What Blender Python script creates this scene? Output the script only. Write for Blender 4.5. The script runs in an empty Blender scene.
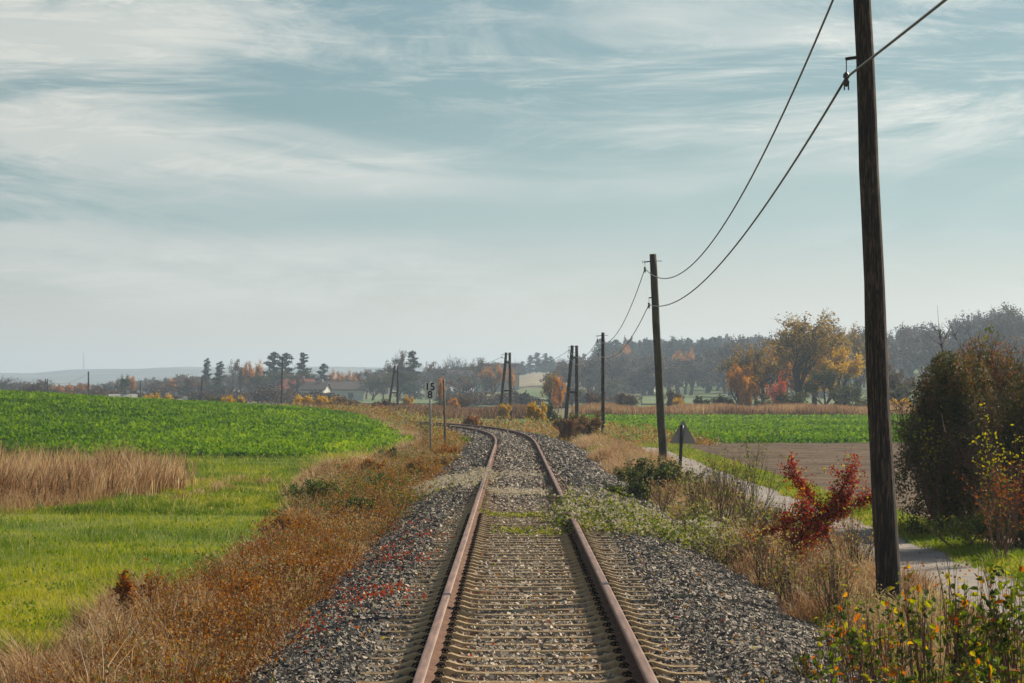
import bpy, bmesh, math, random
import numpy as np
from math import radians, sin, cos, pi
rng = np.random.default_rng(7)
random.seed(7)
scene = bpy.context.scene
COL = scene.collection
F = 2800.0      # focal length in pixels (about 98 mm on a 36 mm sensor)
HY = 392.6      # horizon row
CAMZ = 1.846    # eye above the rail heads (rail heads are z = 0)

def W(x, y, Y):
    return np.array([(x-512.0)*Y/F, Y, CAMZ+(HY-y)*Y/F])
def WX(x, Y): return (x-512.0)*Y/F

# ------------------------------------------------------------------ noise
_grids = {}
def vnoise(x, y, scale, seed=0):
    x = np.asarray(x, float)/scale + 1000.3; y = np.asarray(y, float)/scale + 1000.7
    g = _grids.setdefault(seed, np.random.default_rng(seed+99).random((256, 256)))
    xi = np.floor(x).astype(int); yi = np.floor(y).astype(int)
    fx = x-xi; fy = y-yi
    fx = fx*fx*(3-2*fx); fy = fy*fy*(3-2*fy)
    a = g[xi % 256, yi % 256]; b = g[(xi+1) % 256, yi % 256]
    c = g[xi % 256, (yi+1) % 256]; d = g[(xi+1) % 256, (yi+1) % 256]
    return (a*(1-fx)+b*fx)*(1-fy)+(c*(1-fx)+d*fx)*fy
def fnoise(x, y, scale, seed=0):
    return (vnoise(x, y, scale, seed)*.55+vnoise(x, y, scale*.45, seed+1)*.3+vnoise(x, y, scale*.2, seed+2)*.15)

# ------------------------------------------------------------------ terrain
def sm(a, b, v):
    t = np.clip((np.asarray(v, float)-a)/(b-a), 0, 1)
    return t*t*(3-2*t)
def C(Y):
    Y = np.asarray(Y, float)
    t = np.clip(Y-95, 0, 70)
    d1 = t**3/88000.0
    e = np.clip(Y-165, 0, 90)
    return .15 - d1 - .167*e - .5*.00477*e*e
HX = np.array([-90, -60, -31.5, -25.3, -19.2, -13.0, -10.6, -8.2, -6.9, -6.4, -5.3])
HZ = np.array([3.6, 2.9, 1.60, 1.23, .93, .56, .38, .14, -.13, -.35, -.55])+.55
AU = np.array([-1500, -700, -250, -60, 20, 120, 300, 520, 1000])
AZ = np.array([1, 1, 1.5, 4, 11, 12, 14, 17, 22.])
RU = np.array([-1500, -700, -520, -480, -440, -380, -340, -200, 0, 400])
RZ = np.array([30, 32, 30, 26, 31, 33, 36, 33, 26, 20.])
def G(X, Y):
    X = np.asarray(X, float); Y = np.asarray(Y, float)
    z = np.full(np.broadcast(X, Y).shape, -.55)
    t = sm(86, 172, Y)*(1-.9*sm(186, 270, Y))
    z = z + t*np.interp(X, HX, HZ)
    u = X/np.maximum(Y, 1)*F
    z = z + sm(480, 1250, Y)*np.interp(u, AU, AZ)
    z = z + sm(2600, 4200, Y)*np.interp(u, RU, RZ)*sm(9000, 5000, Y)+sm(2600, 3600, Y)*(fnoise(X, Y, 420, 15)-.5)*16
    z = z + (fnoise(X, Y, 3.0, 5)-.5)*.10*sm(2.4, 4.5, np.abs(X-C(Y)))
    # path bed stays even
    z = z - .05*sm(4.6, 4.9, X-C(Y)+.15)*(1-sm(6.5, 6.9, X-C(Y)+.15))
    return z

# ------------------------------------------------------------------ mesh plumbing
def mesh_np(name, V, faces, tint=None, smooth=False):
    """faces: list of (n,k) int arrays"""
    me = bpy.data.meshes.new(name)
    V = np.asarray(V, np.float32)
    faces = [f for f in faces if len(f)]
    loops = np.concatenate([f.reshape(-1) for f in faces]).astype(np.int32)
    tot = np.concatenate([np.full(len(f), f.shape[1]) for f in faces]).astype(np.int32)
    st = np.concatenate([[0], np.cumsum(tot)[:-1]]).astype(np.int32)
    me.vertices.add(len(V)); me.vertices.foreach_set('co', V.ravel())
    me.loops.add(len(loops)); me.loops.foreach_set('vertex_index', loops)
    me.polygons.add(len(tot)); me.polygons.foreach_set('loop_start', st)
    me.polygons.foreach_set('use_smooth', np.full(len(tot), smooth))
    me.update(calc_edges=True)
    if tint is not None:
        at = me.attributes.new('tint', 'FLOAT', 'POINT')
        at.data.foreach_set('value', np.asarray(tint, np.float32))
    return me

class MB:
    """collects pieces into one mesh"""
    def __init__(s): s.V = []; s.F = {}; s.T = []; s.n = 0
    def add(s, V, faces, tint=0.5):
        V = np.asarray(V, float).reshape(-1, 3)
        for f in faces:
            f = np.asarray(f, int)
            if len(f): s.F.setdefault(f.shape[1], []).append(f+s.n)
        s.V.append(V)
        t = np.broadcast_to(np.asarray(tint, float), (len(V),)) if np.ndim(tint) < 1 or len(np.atleast_1d(tint)) != len(V) else tint
        s.T.append(t); s.n += len(V)
        return s
    def mesh(s, name, smooth=False):
        return mesh_np(name, np.concatenate(s.V), [np.concatenate(f) for f in s.F.values()], np.concatenate(s.T), smooth)
    def box(s, c, sz, rot=None, tint=.5):
        v = np.array([[x, y, z] for x in (-.5, .5) for y in (-.5, .5) for z in (-.5, .5)])*np.array(sz)
        if rot is not None: v = v @ np.array(rot).T
        v = v+np.array(c)
        f = np.array([[0, 1, 3, 2], [4, 6, 7, 5], [0, 4, 5, 1], [2, 3, 7, 6], [0, 2, 6, 4], [1, 5, 7, 3]])
        return s.add(v, [f], tint)
    def tube(s, pts, rads, sides=8, caps=True, tint=.5, closed=False):
        pts = np.asarray(pts, float); rads = np.broadcast_to(np.asarray(rads, float), (len(pts),))
        d = np.gradient(pts, axis=0); d /= np.linalg.norm(d, axis=1)[:, None]+1e-12
        ref = np.array([1.0, 0, 0]) if abs(d[0][0]) < .9 else np.array([0, 1.0, 0])
        a = np.cross(d, ref); a /= np.linalg.norm(a, axis=1)[:, None]+1e-12
        b = np.cross(d, a)
        th = np.arange(sides)*2*pi/sides
        V = pts[:, None, :]+rads[:, None, None]*(a[:, None, :]*np.cos(th)[None, :, None]+b[:, None, :]*np.sin(th)[None, :, None])
        n = len(pts); i = np.arange(n-1)[:, None]; j = np.arange(sides)[None, :]
        q = np.stack([i*sides+j, i*sides+(j+1) % sides, (i+1)*sides+(j+1) % sides, (i+1)*sides+j], -1).reshape(-1, 4)
        fs = [q]
        if caps:
            fs.append(np.arange(sides)[None, ::-1]); fs.append((np.arange(sides)+(n-1)*sides)[None, :])
        return s.add(V.reshape(-1, 3), fs, tint)

def norm(v): return v/(np.linalg.norm(v, axis=-1, keepdims=True)+1e-9)

def segs_mesh(mb, P0, P1, R0, R1, sides=4, tint=.5):
    P0 = np.asarray(P0, float); P1 = np.asarray(P1, float)
    n = len(P0)
    if n == 0: return
    d = norm(P1-P0)
    ref = np.where(np.abs(d[:, 2:3]) < .9, np.array([[0, 0, 1.0]]), np.array([[1.0, 0, 0]]))
    a = norm(np.cross(d, ref)); b = np.cross(d, a)
    th = np.arange(sides)*2*pi/sides
    ring = a[:, None, :]*np.cos(th)[None, :, None]+b[:, None, :]*np.sin(th)[None, :, None]
    V = np.concatenate([P0[:, None, :]+ring*np.asarray(R0)[:, None, None], P1[:, None, :]+ring*np.asarray(R1)[:, None, None]], 1)
    k = np.arange(n)[:, None]*2*sides; j = np.arange(sides)[None, :]
    q = np.stack([k+j, k+(j+1) % sides, k+sides+(j+1) % sides, k+sides+j], -1).reshape(-1, 4)
    t = np.repeat(np.broadcast_to(np.asarray(tint, float), (n,)), 2*sides)
    mb.add(V.reshape(-1, 3), [q], t)

def rand_dir(n, up=0.0, r=None):
    r = r or rng
    v = r.normal(size=(n, 3)); v = norm(v); v[:, 2] += up
    return norm(v)

def leaves(mb, P, D, L, Wd, tint, fold=.25, rich=False):
    """leaf blades: base P, direction D, length L, width Wd"""
    n = len(P)
    if n == 0: return
    P = np.asarray(P, float)
    L = np.broadcast_to(np.asarray(L, float), (n,))[:, None]; Wd = np.broadcast_to(np.asarray(Wd, float), (n,))[:, None]
    S = norm(np.cross(D, rng.normal(size=(n, 3)))); N = np.cross(D, S)
    tint = np.broadcast_to(np.asarray(tint, float), (n,))
    if rich:
        up = fold*Wd
        v = [P, P+D*L*.30+S*Wd*.42+N*up, P+D*L*.68+S*Wd*.36+N*up*.8-N*L*.05, P+D*L-N*L*.18,
             P+D*L*.68-S*Wd*.36+N*up*.8-N*L*.05, P+D*L*.30-S*Wd*.42+N*up, P+D*L*.5]
        V = np.stack(v, 1).reshape(-1, 3)
        k = np.arange(n)[:, None]*7
        mb.add(V, [np.concatenate([k+np.array([[0, 6, 2, 1]]), k+np.array([[0, 5, 4, 6]])]),
                   np.concatenate([k+np.array([[6, 3, 2]]), k+np.array([[6, 4, 3]])])], np.repeat(tint, 7))
    else:
        V = np.stack([P, P+D*L*.5+S*Wd*.5+N*Wd*fold, P+D*L, P+D*L*.5-S*Wd*.5+N*Wd*fold], 1).reshape(-1, 3)
        k = np.arange(n)[:, None]*4
        mb.add(V, [k+np.array([[0, 1, 2, 3]])], np.repeat(tint, 4))

def blades(mb, P, H, Wd, lean, tint, wind=None):
    n = len(P)
    if n == 0: return
    H = np.broadcast_to(np.asarray(H, float), (n,))[:, None]; Wd = np.broadcast_to(np.asarray(Wd, float), (n,))[:, None]
    lean = np.broadcast_to(np.asarray(lean, float), (n,))[:, None]
    th = rng.random(n)*2*pi
    ld = np.stack([np.cos(th), np.sin(th), np.zeros(n)], 1)
    if wind is not None: ld = norm(ld+np.array(wind))
    ph = rng.random(n)*2*pi
    S = np.stack([np.cos(ph), np.sin(ph), np.zeros(n)], 1)
    Z = np.array([[0, 0, 1.0]])
    m = P+Z*H*.55+ld*H*lean*.3
    t = P+Z*H*(1-.35*lean)+ld*H*lean
    V = np.stack([P-S*Wd*.5, P+S*Wd*.5, m+S*Wd*.42, m-S*Wd*.42, t], 1).reshape(-1, 3)
    k = np.arange(n)[:, None]*5
    mb.add(V, [k+np.array([[0, 1, 2, 3]]), k+np.array([[3, 2, 4]])], np.repeat(np.broadcast_to(np.asarray(tint, float), (n,)), 5))

# ------------------------------------------------------------------ materials
def mat(name):
    m = bpy.data.materials.new(name); m.use_nodes = True
    nt = m.node_tree; nt.nodes.clear()
    out = nt.nodes.new('ShaderNodeOutputMaterial')
    return m, nt, out
def nd(nt, t, **kw):
    n = nt.nodes.new(t)
    for k, v in kw.items(): setattr(n, k, v)
    return n
def ramp(nt, stops, interp='LINEAR'):
    r = nd(nt, 'ShaderNodeValToRGB'); r.color_ramp.interpolation = interp
    e = r.color_ramp.elements
    while len(e) > 1: e.remove(e[0])
    e[0].position = stops[0][0]; e[0].color = (*stops[0][1], 1)
    for p, c in stops[1:]:
        x = e.new(p); x.color = (*c, 1)
    return r
def noise_node(nt, scale, detail=4, rough=.55, vec=None, coord='Object', stretch=None, dist=0):
    tc = nd(nt, 'ShaderNodeTexCoord')
    n = nd(nt, 'ShaderNodeTexNoise'); n.inputs['Scale'].default_value = scale
    n.inputs['Detail'].default_value = detail; n.inputs['Roughness'].default_value = rough
    n.inputs['Distortion'].default_value = dist
    if stretch:
        mp = nd(nt, 'ShaderNodeMapping'); mp.inputs['Scale'].default_value = stretch
        nt.links.new(tc.outputs[coord], mp.inputs['Vector']); nt.links.new(mp.outputs[0], n.inputs['Vector'])
    else: nt.links.new(tc.outputs[coord], n.inputs['Vector'])
    return n
def tint_mat(name, stops, transl=.35, rough=.6, spec=.2):
    m, nt, out = mat(name); L = nt.links
    at = nd(nt, 'ShaderNodeAttribute', attribute_name='tint')
    r = ramp(nt, stops); L.new(at.outputs['Fac'], r.inputs[0])
    b = nd(nt, 'ShaderNodeBsdfPrincipled'); b.inputs['Roughness'].default_value = rough
    b.inputs['Specular IOR Level'].default_value = spec
    L.new(r.outputs[0], b.inputs['Base Color'])
    if transl > 0:
        tr = nd(nt, 'ShaderNodeBsdfTranslucent')
        hs = nd(nt, 'ShaderNodeHueSaturation'); hs.inputs['Saturation'].default_value = 1.15; hs.inputs['Value'].default_value = 1.25
        L.new(r.outputs[0], hs.inputs['Color']); L.new(hs.outputs[0], tr.inputs['Color'])
        mx = nd(nt, 'ShaderNodeMixShader'); mx.inputs[0].default_value = transl
        L.new(b.outputs[0], mx.inputs[1]); L.new(tr.outputs[0], mx.inputs[2]); L.new(mx.outputs[0], out.inputs[0])
    else: L.new(b.outputs[0], out.inputs[0])
    return m
def noise_mat(name, stops, scale=5, detail=6, rough=.85, bump=.3, bump_scale=40, stretch=None, spec=.2, metallic=0, dist=0, bstretch=None, nrough=.6):
    m, nt, out = mat(name); L = nt.links
    n = noise_node(nt, scale, detail, nrough, stretch=stretch, dist=dist)
    r = ramp(nt, stops); L.new(n.outputs['Fac'], r.inputs[0])
    b = nd(nt, 'ShaderNodeBsdfPrincipled'); b.inputs['Roughness'].default_value = rough
    b.inputs['Specular IOR Level'].default_value = spec; b.inputs['Metallic'].default_value = metallic
    L.new(r.outputs[0], b.inputs['Base Color'])
    if bump:
        n2 = noise_node(nt, bump_scale, 5, stretch=bstretch or stretch)
        bp = nd(nt, 'ShaderNodeBump'); bp.inputs['Strength'].default_value = bump; bp.inputs['Distance'].default_value = .03
        L.new(n2.outputs['Fac'], bp.inputs['Height']); L.new(bp.outputs[0], b.inputs['Normal'])
    L.new(b.outputs[0], out.inputs[0])
    return m

# autumn ramp: one scale for all herbs and verge plants
AUT = [(0, (.020, .028, .010)), (.14, (.055, .078, .020)), (.27, (.13, .175, .035)), (.38, (.30, .32, .04)),
       (.48, (.40, .32, .19)), (.60, (.32, .20, .085)), (.70, (.36, .16, .03)), (.80, (.22, .08, .022)), (.90, (.33, .075, .02)), (1, (.36, .03, .02))]
M = {}
M['autumn'] = tint_mat('autumn_foliage', AUT, .35)
M['grass'] = tint_mat('meadow_grass', [(0, (.05, .10, .012)), (.35, (.12, .19, .014)), (.65, (.25, .29, .018)), (.85, (.40, .38, .05)), (1, (.45, .36, .18))], .4)
M['crop'] = tint_mat('crop_leaf', [(0, (.03, .085, .008)), (.4, (.10, .20, .008)), (.75, (.18, .29, .012)), (1, (.29, .37, .045))], .4, rough=.65, spec=.12)
M['straw'] = tint_mat('dry_straw', [(0, (.10, .05, .025)), (.3, (.27, .15, .08)), (.6, (.46, .31, .17)), (1, (.68, .54, .34))], .3)
M['bark'] = noise_mat('bark', [(.3, (.035, .026, .020)), (.7, (.085, .065, .05))], 8, bump=.5, stretch=(1, 1, .3))
M['twig'] = noise_mat('twig', [(.3, (.07, .045, .03)), (.7, (.16, .11, .075))], 8, bump=0)
M['conifer'] = tint_mat('conifer_needles', [(0, (.012, .026, .016)), (1, (.045, .075, .035))], .12)
M['brown'] = tint_mat('brown_leaf', [(0, (.045, .030, .020)), (.5, (.11, .065, .035)), (1, (.22, .12, .05))], .2)
M['olive'] = tint_mat('olive_leaf', [(0, (.025, .038, .012)), (.6, (.07, .08, .02)), (1, (.20, .15, .03))], .25)
M['orange'] = tint_mat('orange_leaf', [(0, (.16, .09, .03)), (.5, (.46, .20, .03)), (1, (.66, .34, .05))], .5)
M['red'] = tint_mat('red_leaf', [(0, (.14, .018, .014)), (.5, (.34, .035, .022)), (.8, (.50, .09, .025)), (1, (.55, .32, .04))], .35)
M['redorange'] = tint_mat('red_orange_leaf', [(0, (.20, .05, .02)), (.5, (.50, .10, .03)), (1, (.60, .22, .05))], .35)
M['yellow'] = tint_mat('yellow_leaf', [(0, (.20, .14, .02)), (.5, (.55, .34, .03)), (1, (.74, .48, .05))], .5)
M['ochre'] = tint_mat('ochre_leaf', [(0, (.10, .07, .03)), (.5, (.28, .19, .05)), (1, (.55, .36, .06))], .45)
M['graytwig'] = tint_mat('grey_twig', [(0, (.05, .040, .034)), (1, (.14, .115, .095))], 0)
M['leafmix'] = tint_mat('mixed_leaf', [(0, (.03, .05, .012)), (.35, (.10, .15, .022)), (.55, (.30, .32, .03)), (.70, (.50, .34, .03)), (.80, (.50, .16, .02)), (1, (.45, .07, .03))], .45, rough=.6, spec=.15)
M['stem'] = noise_mat('woody_stem', [(.3, (.10, .05, .035)), (.7, (.22, .13, .09))], 10, bump=0)
M['fluff'] = tint_mat('seed_fluff', [(0, (.34, .30, .23)), (1, (.80, .74, .62))], .3)
M['darkbush'] = tint_mat('dark_bush_leaf', [(0, (.03, .045, .014)), (.4, (.09, .095, .03)), (.65, (.19, .12, .055)), (.9, (.30, .10, .05)), (1, (.50, .38, .03))], .35)

def stone_material():
    m, nt, out = mat('crushed_stone'); L = nt.links
    at = nd(nt, 'ShaderNodeAttribute', attribute_name='tint')
    r = ramp(nt, [(0, (.020, .020, .024)), (.3, (.10, .088, .075)), (.5, (.225, .188, .142)), (.72, (.40, .32, .235)), (.88, (.60, .51, .39)), (.93, (.24, .15, .09)), (1, (.16, .09, .055))])
    L.new(at.outputs['Fac'], r.inputs[0])
    n = noise_node(nt, 60, 4)
    mx = nd(nt, 'ShaderNodeMix', data_type='RGBA', blend_type='MULTIPLY'); mx.inputs[0].default_value = .6
    r2 = ramp(nt, [(.3, (.55, .55, .55)), (.7, (1.2, 1.2, 1.2))]); L.new(n.outputs['Fac'], r2.inputs[0])
    L.new(r.outputs[0], mx.inputs[6]); L.new(r2.outputs[0], mx.inputs[7])
    b = nd(nt, 'ShaderNodeBsdfPrincipled'); b.inputs['Roughness'].default_value = .8
    L.new(mx.outputs[2], b.inputs['Base Color']); L.new(b.outputs[0], out.inputs[0])
    return m
M['stone'] = stone_material()
M['ballast_bed'] = noise_mat('ballast_bed', [(.3, (.05, .045, .04)), (.5, (.15, .13, .11)), (.7, (.30, .25, .19))], 22, bump=1, bump_scale=30)
M['soil'] = noise_mat('verge_soil', [(.3, (.035, .024, .014)), (.55, (.085, .055, .03)), (.75, (.16, .115, .06))], 1.2, 10, bump=1, bump_scale=8)
M['plough'] = noise_mat('ploughed_soil', [(.3, (.035, .019, .007)), (.5, (.088, .050, .021)), (.7, (.16, .100, .048))], 1.3, 14, bump=1, bump_scale=4, stretch=(.22, 1, 1), nrough=.72)
M['rail'] = noise_mat('rusty_rail', [(.3, (.10, .050, .030)), (.5, (.20, .105, .068)), (.7, (.32, .19, .135))], 3, 8, rough=.5, bump=.15, bump_scale=60, spec=.4, stretch=(6, .4, 6))
M['rail_web'] = noise_mat('rail_web_rust', [(.3, (.07, .032, .018)), (.7, (.18, .09, .052))], 6, 8, rough=.85, bump=.3)
M['sleeper'] = noise_mat('dusty_steel', [(.3, (.22, .14, .07)), (.5, (.46, .33, .18)), (.75, (.62, .49, .31))], 9, 10, rough=.75, bump=.3, bump_scale=50)
M['iron'] = noise_mat('dark_iron', [(.3, (.022, .016, .013)), (.7, (.06, .038, .028))], 14, rough=.7, bump=.3)
M['wire'] = noise_mat('cable_sheath', [(.3, (.035, .033, .030)), (.7, (.075, .07, .065))], 3, rough=.38, bump=0, spec=.5)
M['porcelain'] = noise_mat('brown_insulator', [(.3, (.03, .022, .018)), (.7, (.06, .045, .04))], 4, rough=.3, bump=0, spec=.5)
def pole_material(name, a, b_, c_):
    m, nt, out = mat(name); L = nt.links
    n = noise_node(nt, 5, 9, .7, stretch=(11, 11, .8), dist=.8)
    r = ramp(nt, [(.32, a), (.50, b_), (.60, c_), (.78, tuple(v*1.7 for v in c_))]); L.new(n.outputs['Fac'], r.inputs[0])
    n3 = noise_node(nt, 1.6, 5, .6, stretch=(2, 2, 1)); r3 = ramp(nt, [(.35, (.45, .45, .5)), (.65, (1.15, 1.1, 1.0))]); L.new(n3.outputs['Fac'], r3.inputs[0])
    mx = nd(nt, 'ShaderNodeMix', data_type='RGBA', blend_type='MULTIPLY'); mx.inputs[0].default_value = .9
    L.new(r.outputs[0], mx.inputs[6]); L.new(r3.outputs[0], mx.inputs[7])
    b = nd(nt, 'ShaderNodeBsdfPrincipled'); b.inputs['Roughness'].default_value = .8
    n2 = noise_node(nt, 9, 8, .7, stretch=(8, 8, .35), dist=.4)
    bp = nd(nt, 'ShaderNodeBump'); bp.inputs['Strength'].default_value = 1; bp.inputs['Distance'].default_value = .05
    L.new(n2.outputs['Fac'], bp.inputs['Height']); L.new(bp.outputs[0], b.inputs['Normal'])
    L.new(mx.outputs[2], b.inputs['Base Color']); L.new(b.outputs[0], out.inputs[0])
    return m
M['pole'] = pole_material('tarred_pole_wood', (.008, .006, .006), (.032, .022, .017), (.19, .12, .08))
M['pole_green'] = pole_material('weathered_pole_wood', (.035, .034, .020), (.085, .08, .045), (.13, .12, .075))
M['signback'] = noise_mat('grey_sign_back', [(.3, (.24, .235, .23)), (.7, (.31, .305, .295))], 3, rough=.55, bump=0, spec=.4)
M['white'] = noise_mat('white_sign_face', [(.3, (.80, .80, .80)), (.7, (.88, .88, .87))], 6, rough=.5, bump=0)
M['black'] = noise_mat('black_paint', [(.3, (.015, .015, .015)), (.7, (.03, .03, .03))], 6, rough=.5, bump=0)
M['zinc'] = noise_mat('galvanised_post', [(.3, (.22, .23, .24)), (.7, (.36, .37, .38))], 20, rough=.5, bump=0)
M['greywood'] = noise_mat('grey_post_wood', [(.3, (.14, .125, .11)), (.7, (.28, .255, .22))], 6, bump=.3, stretch=(4, 4, .5))
M['path'] = noise_mat('worn_asphalt', [(.25, (.20, .172, .15)), (.5, (.29, .255, .225)), (.75, (.37, .33, .295))], .9, 12, rough=.9, bump=.4, bump_scale=60, nrough=.7)
M['tanfield'] = noise_mat('stubble_field', [(.3, (.20, .165, .10)), (.7, (.32, .27, .17))], .02, 8, bump=0)
M['greenfield'] = noise_mat('far_green_field', [(.3, (.08, .12, .03)), (.7, (.13, .18, .05))], .03, 8, bump=0)
M['wallwhite'] = noise_mat('white_render', [(.3, (.55, .54, .50)), (.7, (.68, .67, .63))], 1, bump=0)
M['wallgrey'] = noise_mat('grey_render', [(.3, (.30, .29, .27)), (.7, (.42, .40, .37))], 1, bump=0)
M['roofred'] = noise_mat('red_tiles', [(.3, (.32, .08, .05)), (.7, (.50, .15, .09))], 2, bump=0)
M['roofdark'] = noise_mat('dark_tiles', [(.3, (.06, .05, .05)), (.7, (.12, .09, .08))], 2, bump=0)
M['rooflight'] = noise_mat('pale_roof_sheet', [(.3, (.50, .50, .50)), (.7, (.66, .66, .66))], 2, bump=0)
M['glass'] = noise_mat('window_glass', [(.3, (.03, .035, .04)), (.7, (.06, .065, .07))], 2, rough=.15, bump=0, spec=.5)

# ------------------------------------------------------------------ objects
def link(name, me, m=None, parent=None, loc=None):
    o = bpy.data.objects.new(name, me); COL.objects.link(o)
    if m is not None and me is not None:
        if len(me.materials) == 0: me.materials.append(M[m] if isinstance(m, str) else m)
    if parent is not None: o.parent = parent
    if loc is not None: o.location = tuple(float(v) for v in loc)
    return o
def tag(o, label=None, cat=None, group=None, kind=None):
    if label: o['label'] = label
    if cat: o['category'] = cat
    if group: o['group'] = group
    if kind: o['kind'] = kind
    return o
def thing(name, label, cat, loc=(0, 0, 0), rz=0, group=None):
    o = bpy.data.objects.new(name, None); COL.objects.link(o)
    o.empty_display_size = .2
    o.location = tuple(float(v) for v in loc); o.rotation_euler = (0, 0, rz)
    return tag(o, label, cat, group)
def copy_tree(o, parent=None, sc=None):
    c = o.copy(); COL.objects.link(c); c.parent = parent
    for ch in list(o.children): copy_tree(ch, c)
    return c
def structure(o, label=None, cat=None): return tag(o, label, cat, None, 'structure')

# ------------------------------------------------------------------ ground sheets
def grid(xs, ys, fn, off=0.0):
    X, Y = np.meshgrid(xs, ys); Z = fn(X, Y)+off
    V = np.stack([X, Y, Z], -1).reshape(-1, 3)
    nx, ny = len(xs), len(ys)
    i = np.arange(ny-1)[:, None]; j = np.arange(nx-1)[None, :]
    q = np.stack([i*nx+j, i*nx+j+1, (i+1)*nx+j+1, (i+1)*nx+j], -1).reshape(-1, 4)
    return V, q
def patch(P, nu, nv, off):
    """P(s,t) -> X,Y arrays; follows the terrain"""
    s, t = np.meshgrid(np.linspace(0, 1, nu), np.linspace(0, 1, nv))
    X, Y = P(s, t); V = np.stack([X, Y, G(X, Y)+off], -1).reshape(-1, 3)
    i = np.arange(nv-1)[:, None]; j = np.arange(nu-1)[None, :]
    q = np.stack([i*nu+j, i*nu+j+1, (i+1)*nu+j+1, (i+1)*nu+j], -1).reshape(-1, 4)
    return V, q

def ground_material():
    m, nt, out = mat('ground_cover'); L = nt.links
    n1 = noise_node(nt, .35, 8, .6); r1 = ramp(nt, [(.3, (.07, .11, .02)), (.5, (.12, .17, .028)), (.7, (.19, .19, .06))]); L.new(n1.outputs['Fac'], r1.inputs[0])
    n2 = noise_node(nt, .004, 5, .6, stretch=(1, .35, 1)); r2 = ramp(nt, [(.38, (.10, .15, .04)), (.47, (.17, .14, .08)), (.55, (.12, .17, .045)), (.62, (.20, .17, .10))], 'LINEAR'); L.new(n2.outputs['Fac'], r2.inputs[0])
    tc = nd(nt, 'ShaderNodeTexCoord'); sx = nd(nt, 'ShaderNodeSeparateXYZ'); L.new(tc.outputs['Object'], sx.inputs[0])
    mr = nd(nt, 'ShaderNodeMapRange'); mr.inputs[1].default_value = 250; mr.inputs[2].default_value = 320; L.new(sx.outputs[1], mr.inputs[0])
    mx = nd(nt, 'ShaderNodeMix', data_type='RGBA'); L.new(mr.outputs[0], mx.inputs[0]); L.new(r1.outputs[0], mx.inputs[6]); L.new(r2.outputs[0], mx.inputs[7])
    mr2 = nd(nt, 'ShaderNodeMapRange'); mr2.inputs[1].default_value = 2300; mr2.inputs[2].default_value = 3000; L.new(sx.outputs[1], mr2.inputs[0])
    n3 = noise_node(nt, .006, 7, .65); r3 = ramp(nt, [(.35, (.03, .04, .025)), (.5, (.055, .055, .03)), (.58, (.16, .15, .07)), (.7, (.10, .12, .05))]); L.new(n3.outputs['Fac'], r3.inputs[0])
    mx2 = nd(nt, 'ShaderNodeMix', data_type='RGBA'); L.new(mr2.outputs[0], mx2.inputs[0]); L.new(mx.outputs[2], mx2.inputs[6]); L.new(r3.outputs[0], mx2.inputs[7])
    b = nd(nt, 'ShaderNodeBsdfPrincipled'); b.inputs['Roughness'].default_value = .95; b.inputs['Specular IOR Level'].default_value = .1
    bp = nd(nt, 'ShaderNodeBump'); bp.inputs['Distance'].default_value = .05; n4 = noise_node(nt, 6, 6); L.new(n4.outputs['Fac'], bp.inputs['Height'])
    L.new(bp.outputs[0], b.inputs['Normal']); L.new(mx2.outputs[2], b.inputs['Base Color']); L.new(b.outputs[0], out.inputs[0])
    return m
M['ground'] = ground_material()
xs = np.concatenate([-np.geomspace(14, 4200, 70)[::-1], np.linspace(-13.6, 13.6, 90), np.geomspace(14, 4200, 70)])
ys = np.concatenate([np.linspace(-60, 14, 20), np.arange(15, 300, 1.6), np.geomspace(300, 5600, 130)])
V, q = grid(xs, ys, G)
structure(link('ground', mesh_np('ground', V, [q], smooth=True), 'ground'), 'rolling autumn ground of meadows and distant fields', 'ground')

# footpath
PA, PB = 4.72, 6.48
V, q = patch(lambda s, t: (C(-20+t*240)+PA+s*(PB-PA)-.15+.15*0+(vnoise(t*240, s*9, 1.3, 3)-.5)*.10*(np.abs(s-.5) > .4), -20+t*240), 9, 400, .055)
structure(link('footpath', mesh_np('footpath', V, [q], smooth=True), 'path'), 'narrow pale asphalt path running beside the railway', 'path')
# ploughed field and right green field bed
V, q = patch(lambda s, t: (np.maximum(C(-10+141*t), -.3)+7.25+s*70+(vnoise(t*141, 0*s, 2, 9)-.5)*.4*(s < .02), -10+t*141), 90, 420, .03)
V[:, 2] += (np.random.default_rng(3).random(len(V))-.5)*.09
structure(link('ploughed_field', mesh_np('ploughed_field', V, [q], smooth=False), 'plough'), 'bare brown ploughed field right of the path', 'field')
M['cropbed'] = noise_mat('crop_bed', [(.3, (.04, .09, .01)), (.7, (.09, .16, .015))], 1.5, 8, bump=1, bump_scale=5)
V, q = patch(lambda s, t: (C(131+119*t)+4.6+6*t+s*(75), 131.3+t*137), 50, 60, .035)
structure(link('crop_field', mesh_np('crop_field', V, [q], smooth=True), 'cropbed'), 'flat green crop field beyond the ploughed strip', 'field')
def lf(s, t):
    Y = 100+t*95
    xr = np.interp(Y, [100, 112, 130, 150, 172, 195], [-7.2, -5.9, -4.8, -5.1, -6.4, -9])
    return xr-s*(50), Y
V, q = patch(lf, 60, 60, .03)
structure(link('hillside_field', mesh_np('hillside_field', V, [q], smooth=True), 'cropbed'), 'low green crop hill rising left of the track', 'field')
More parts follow.
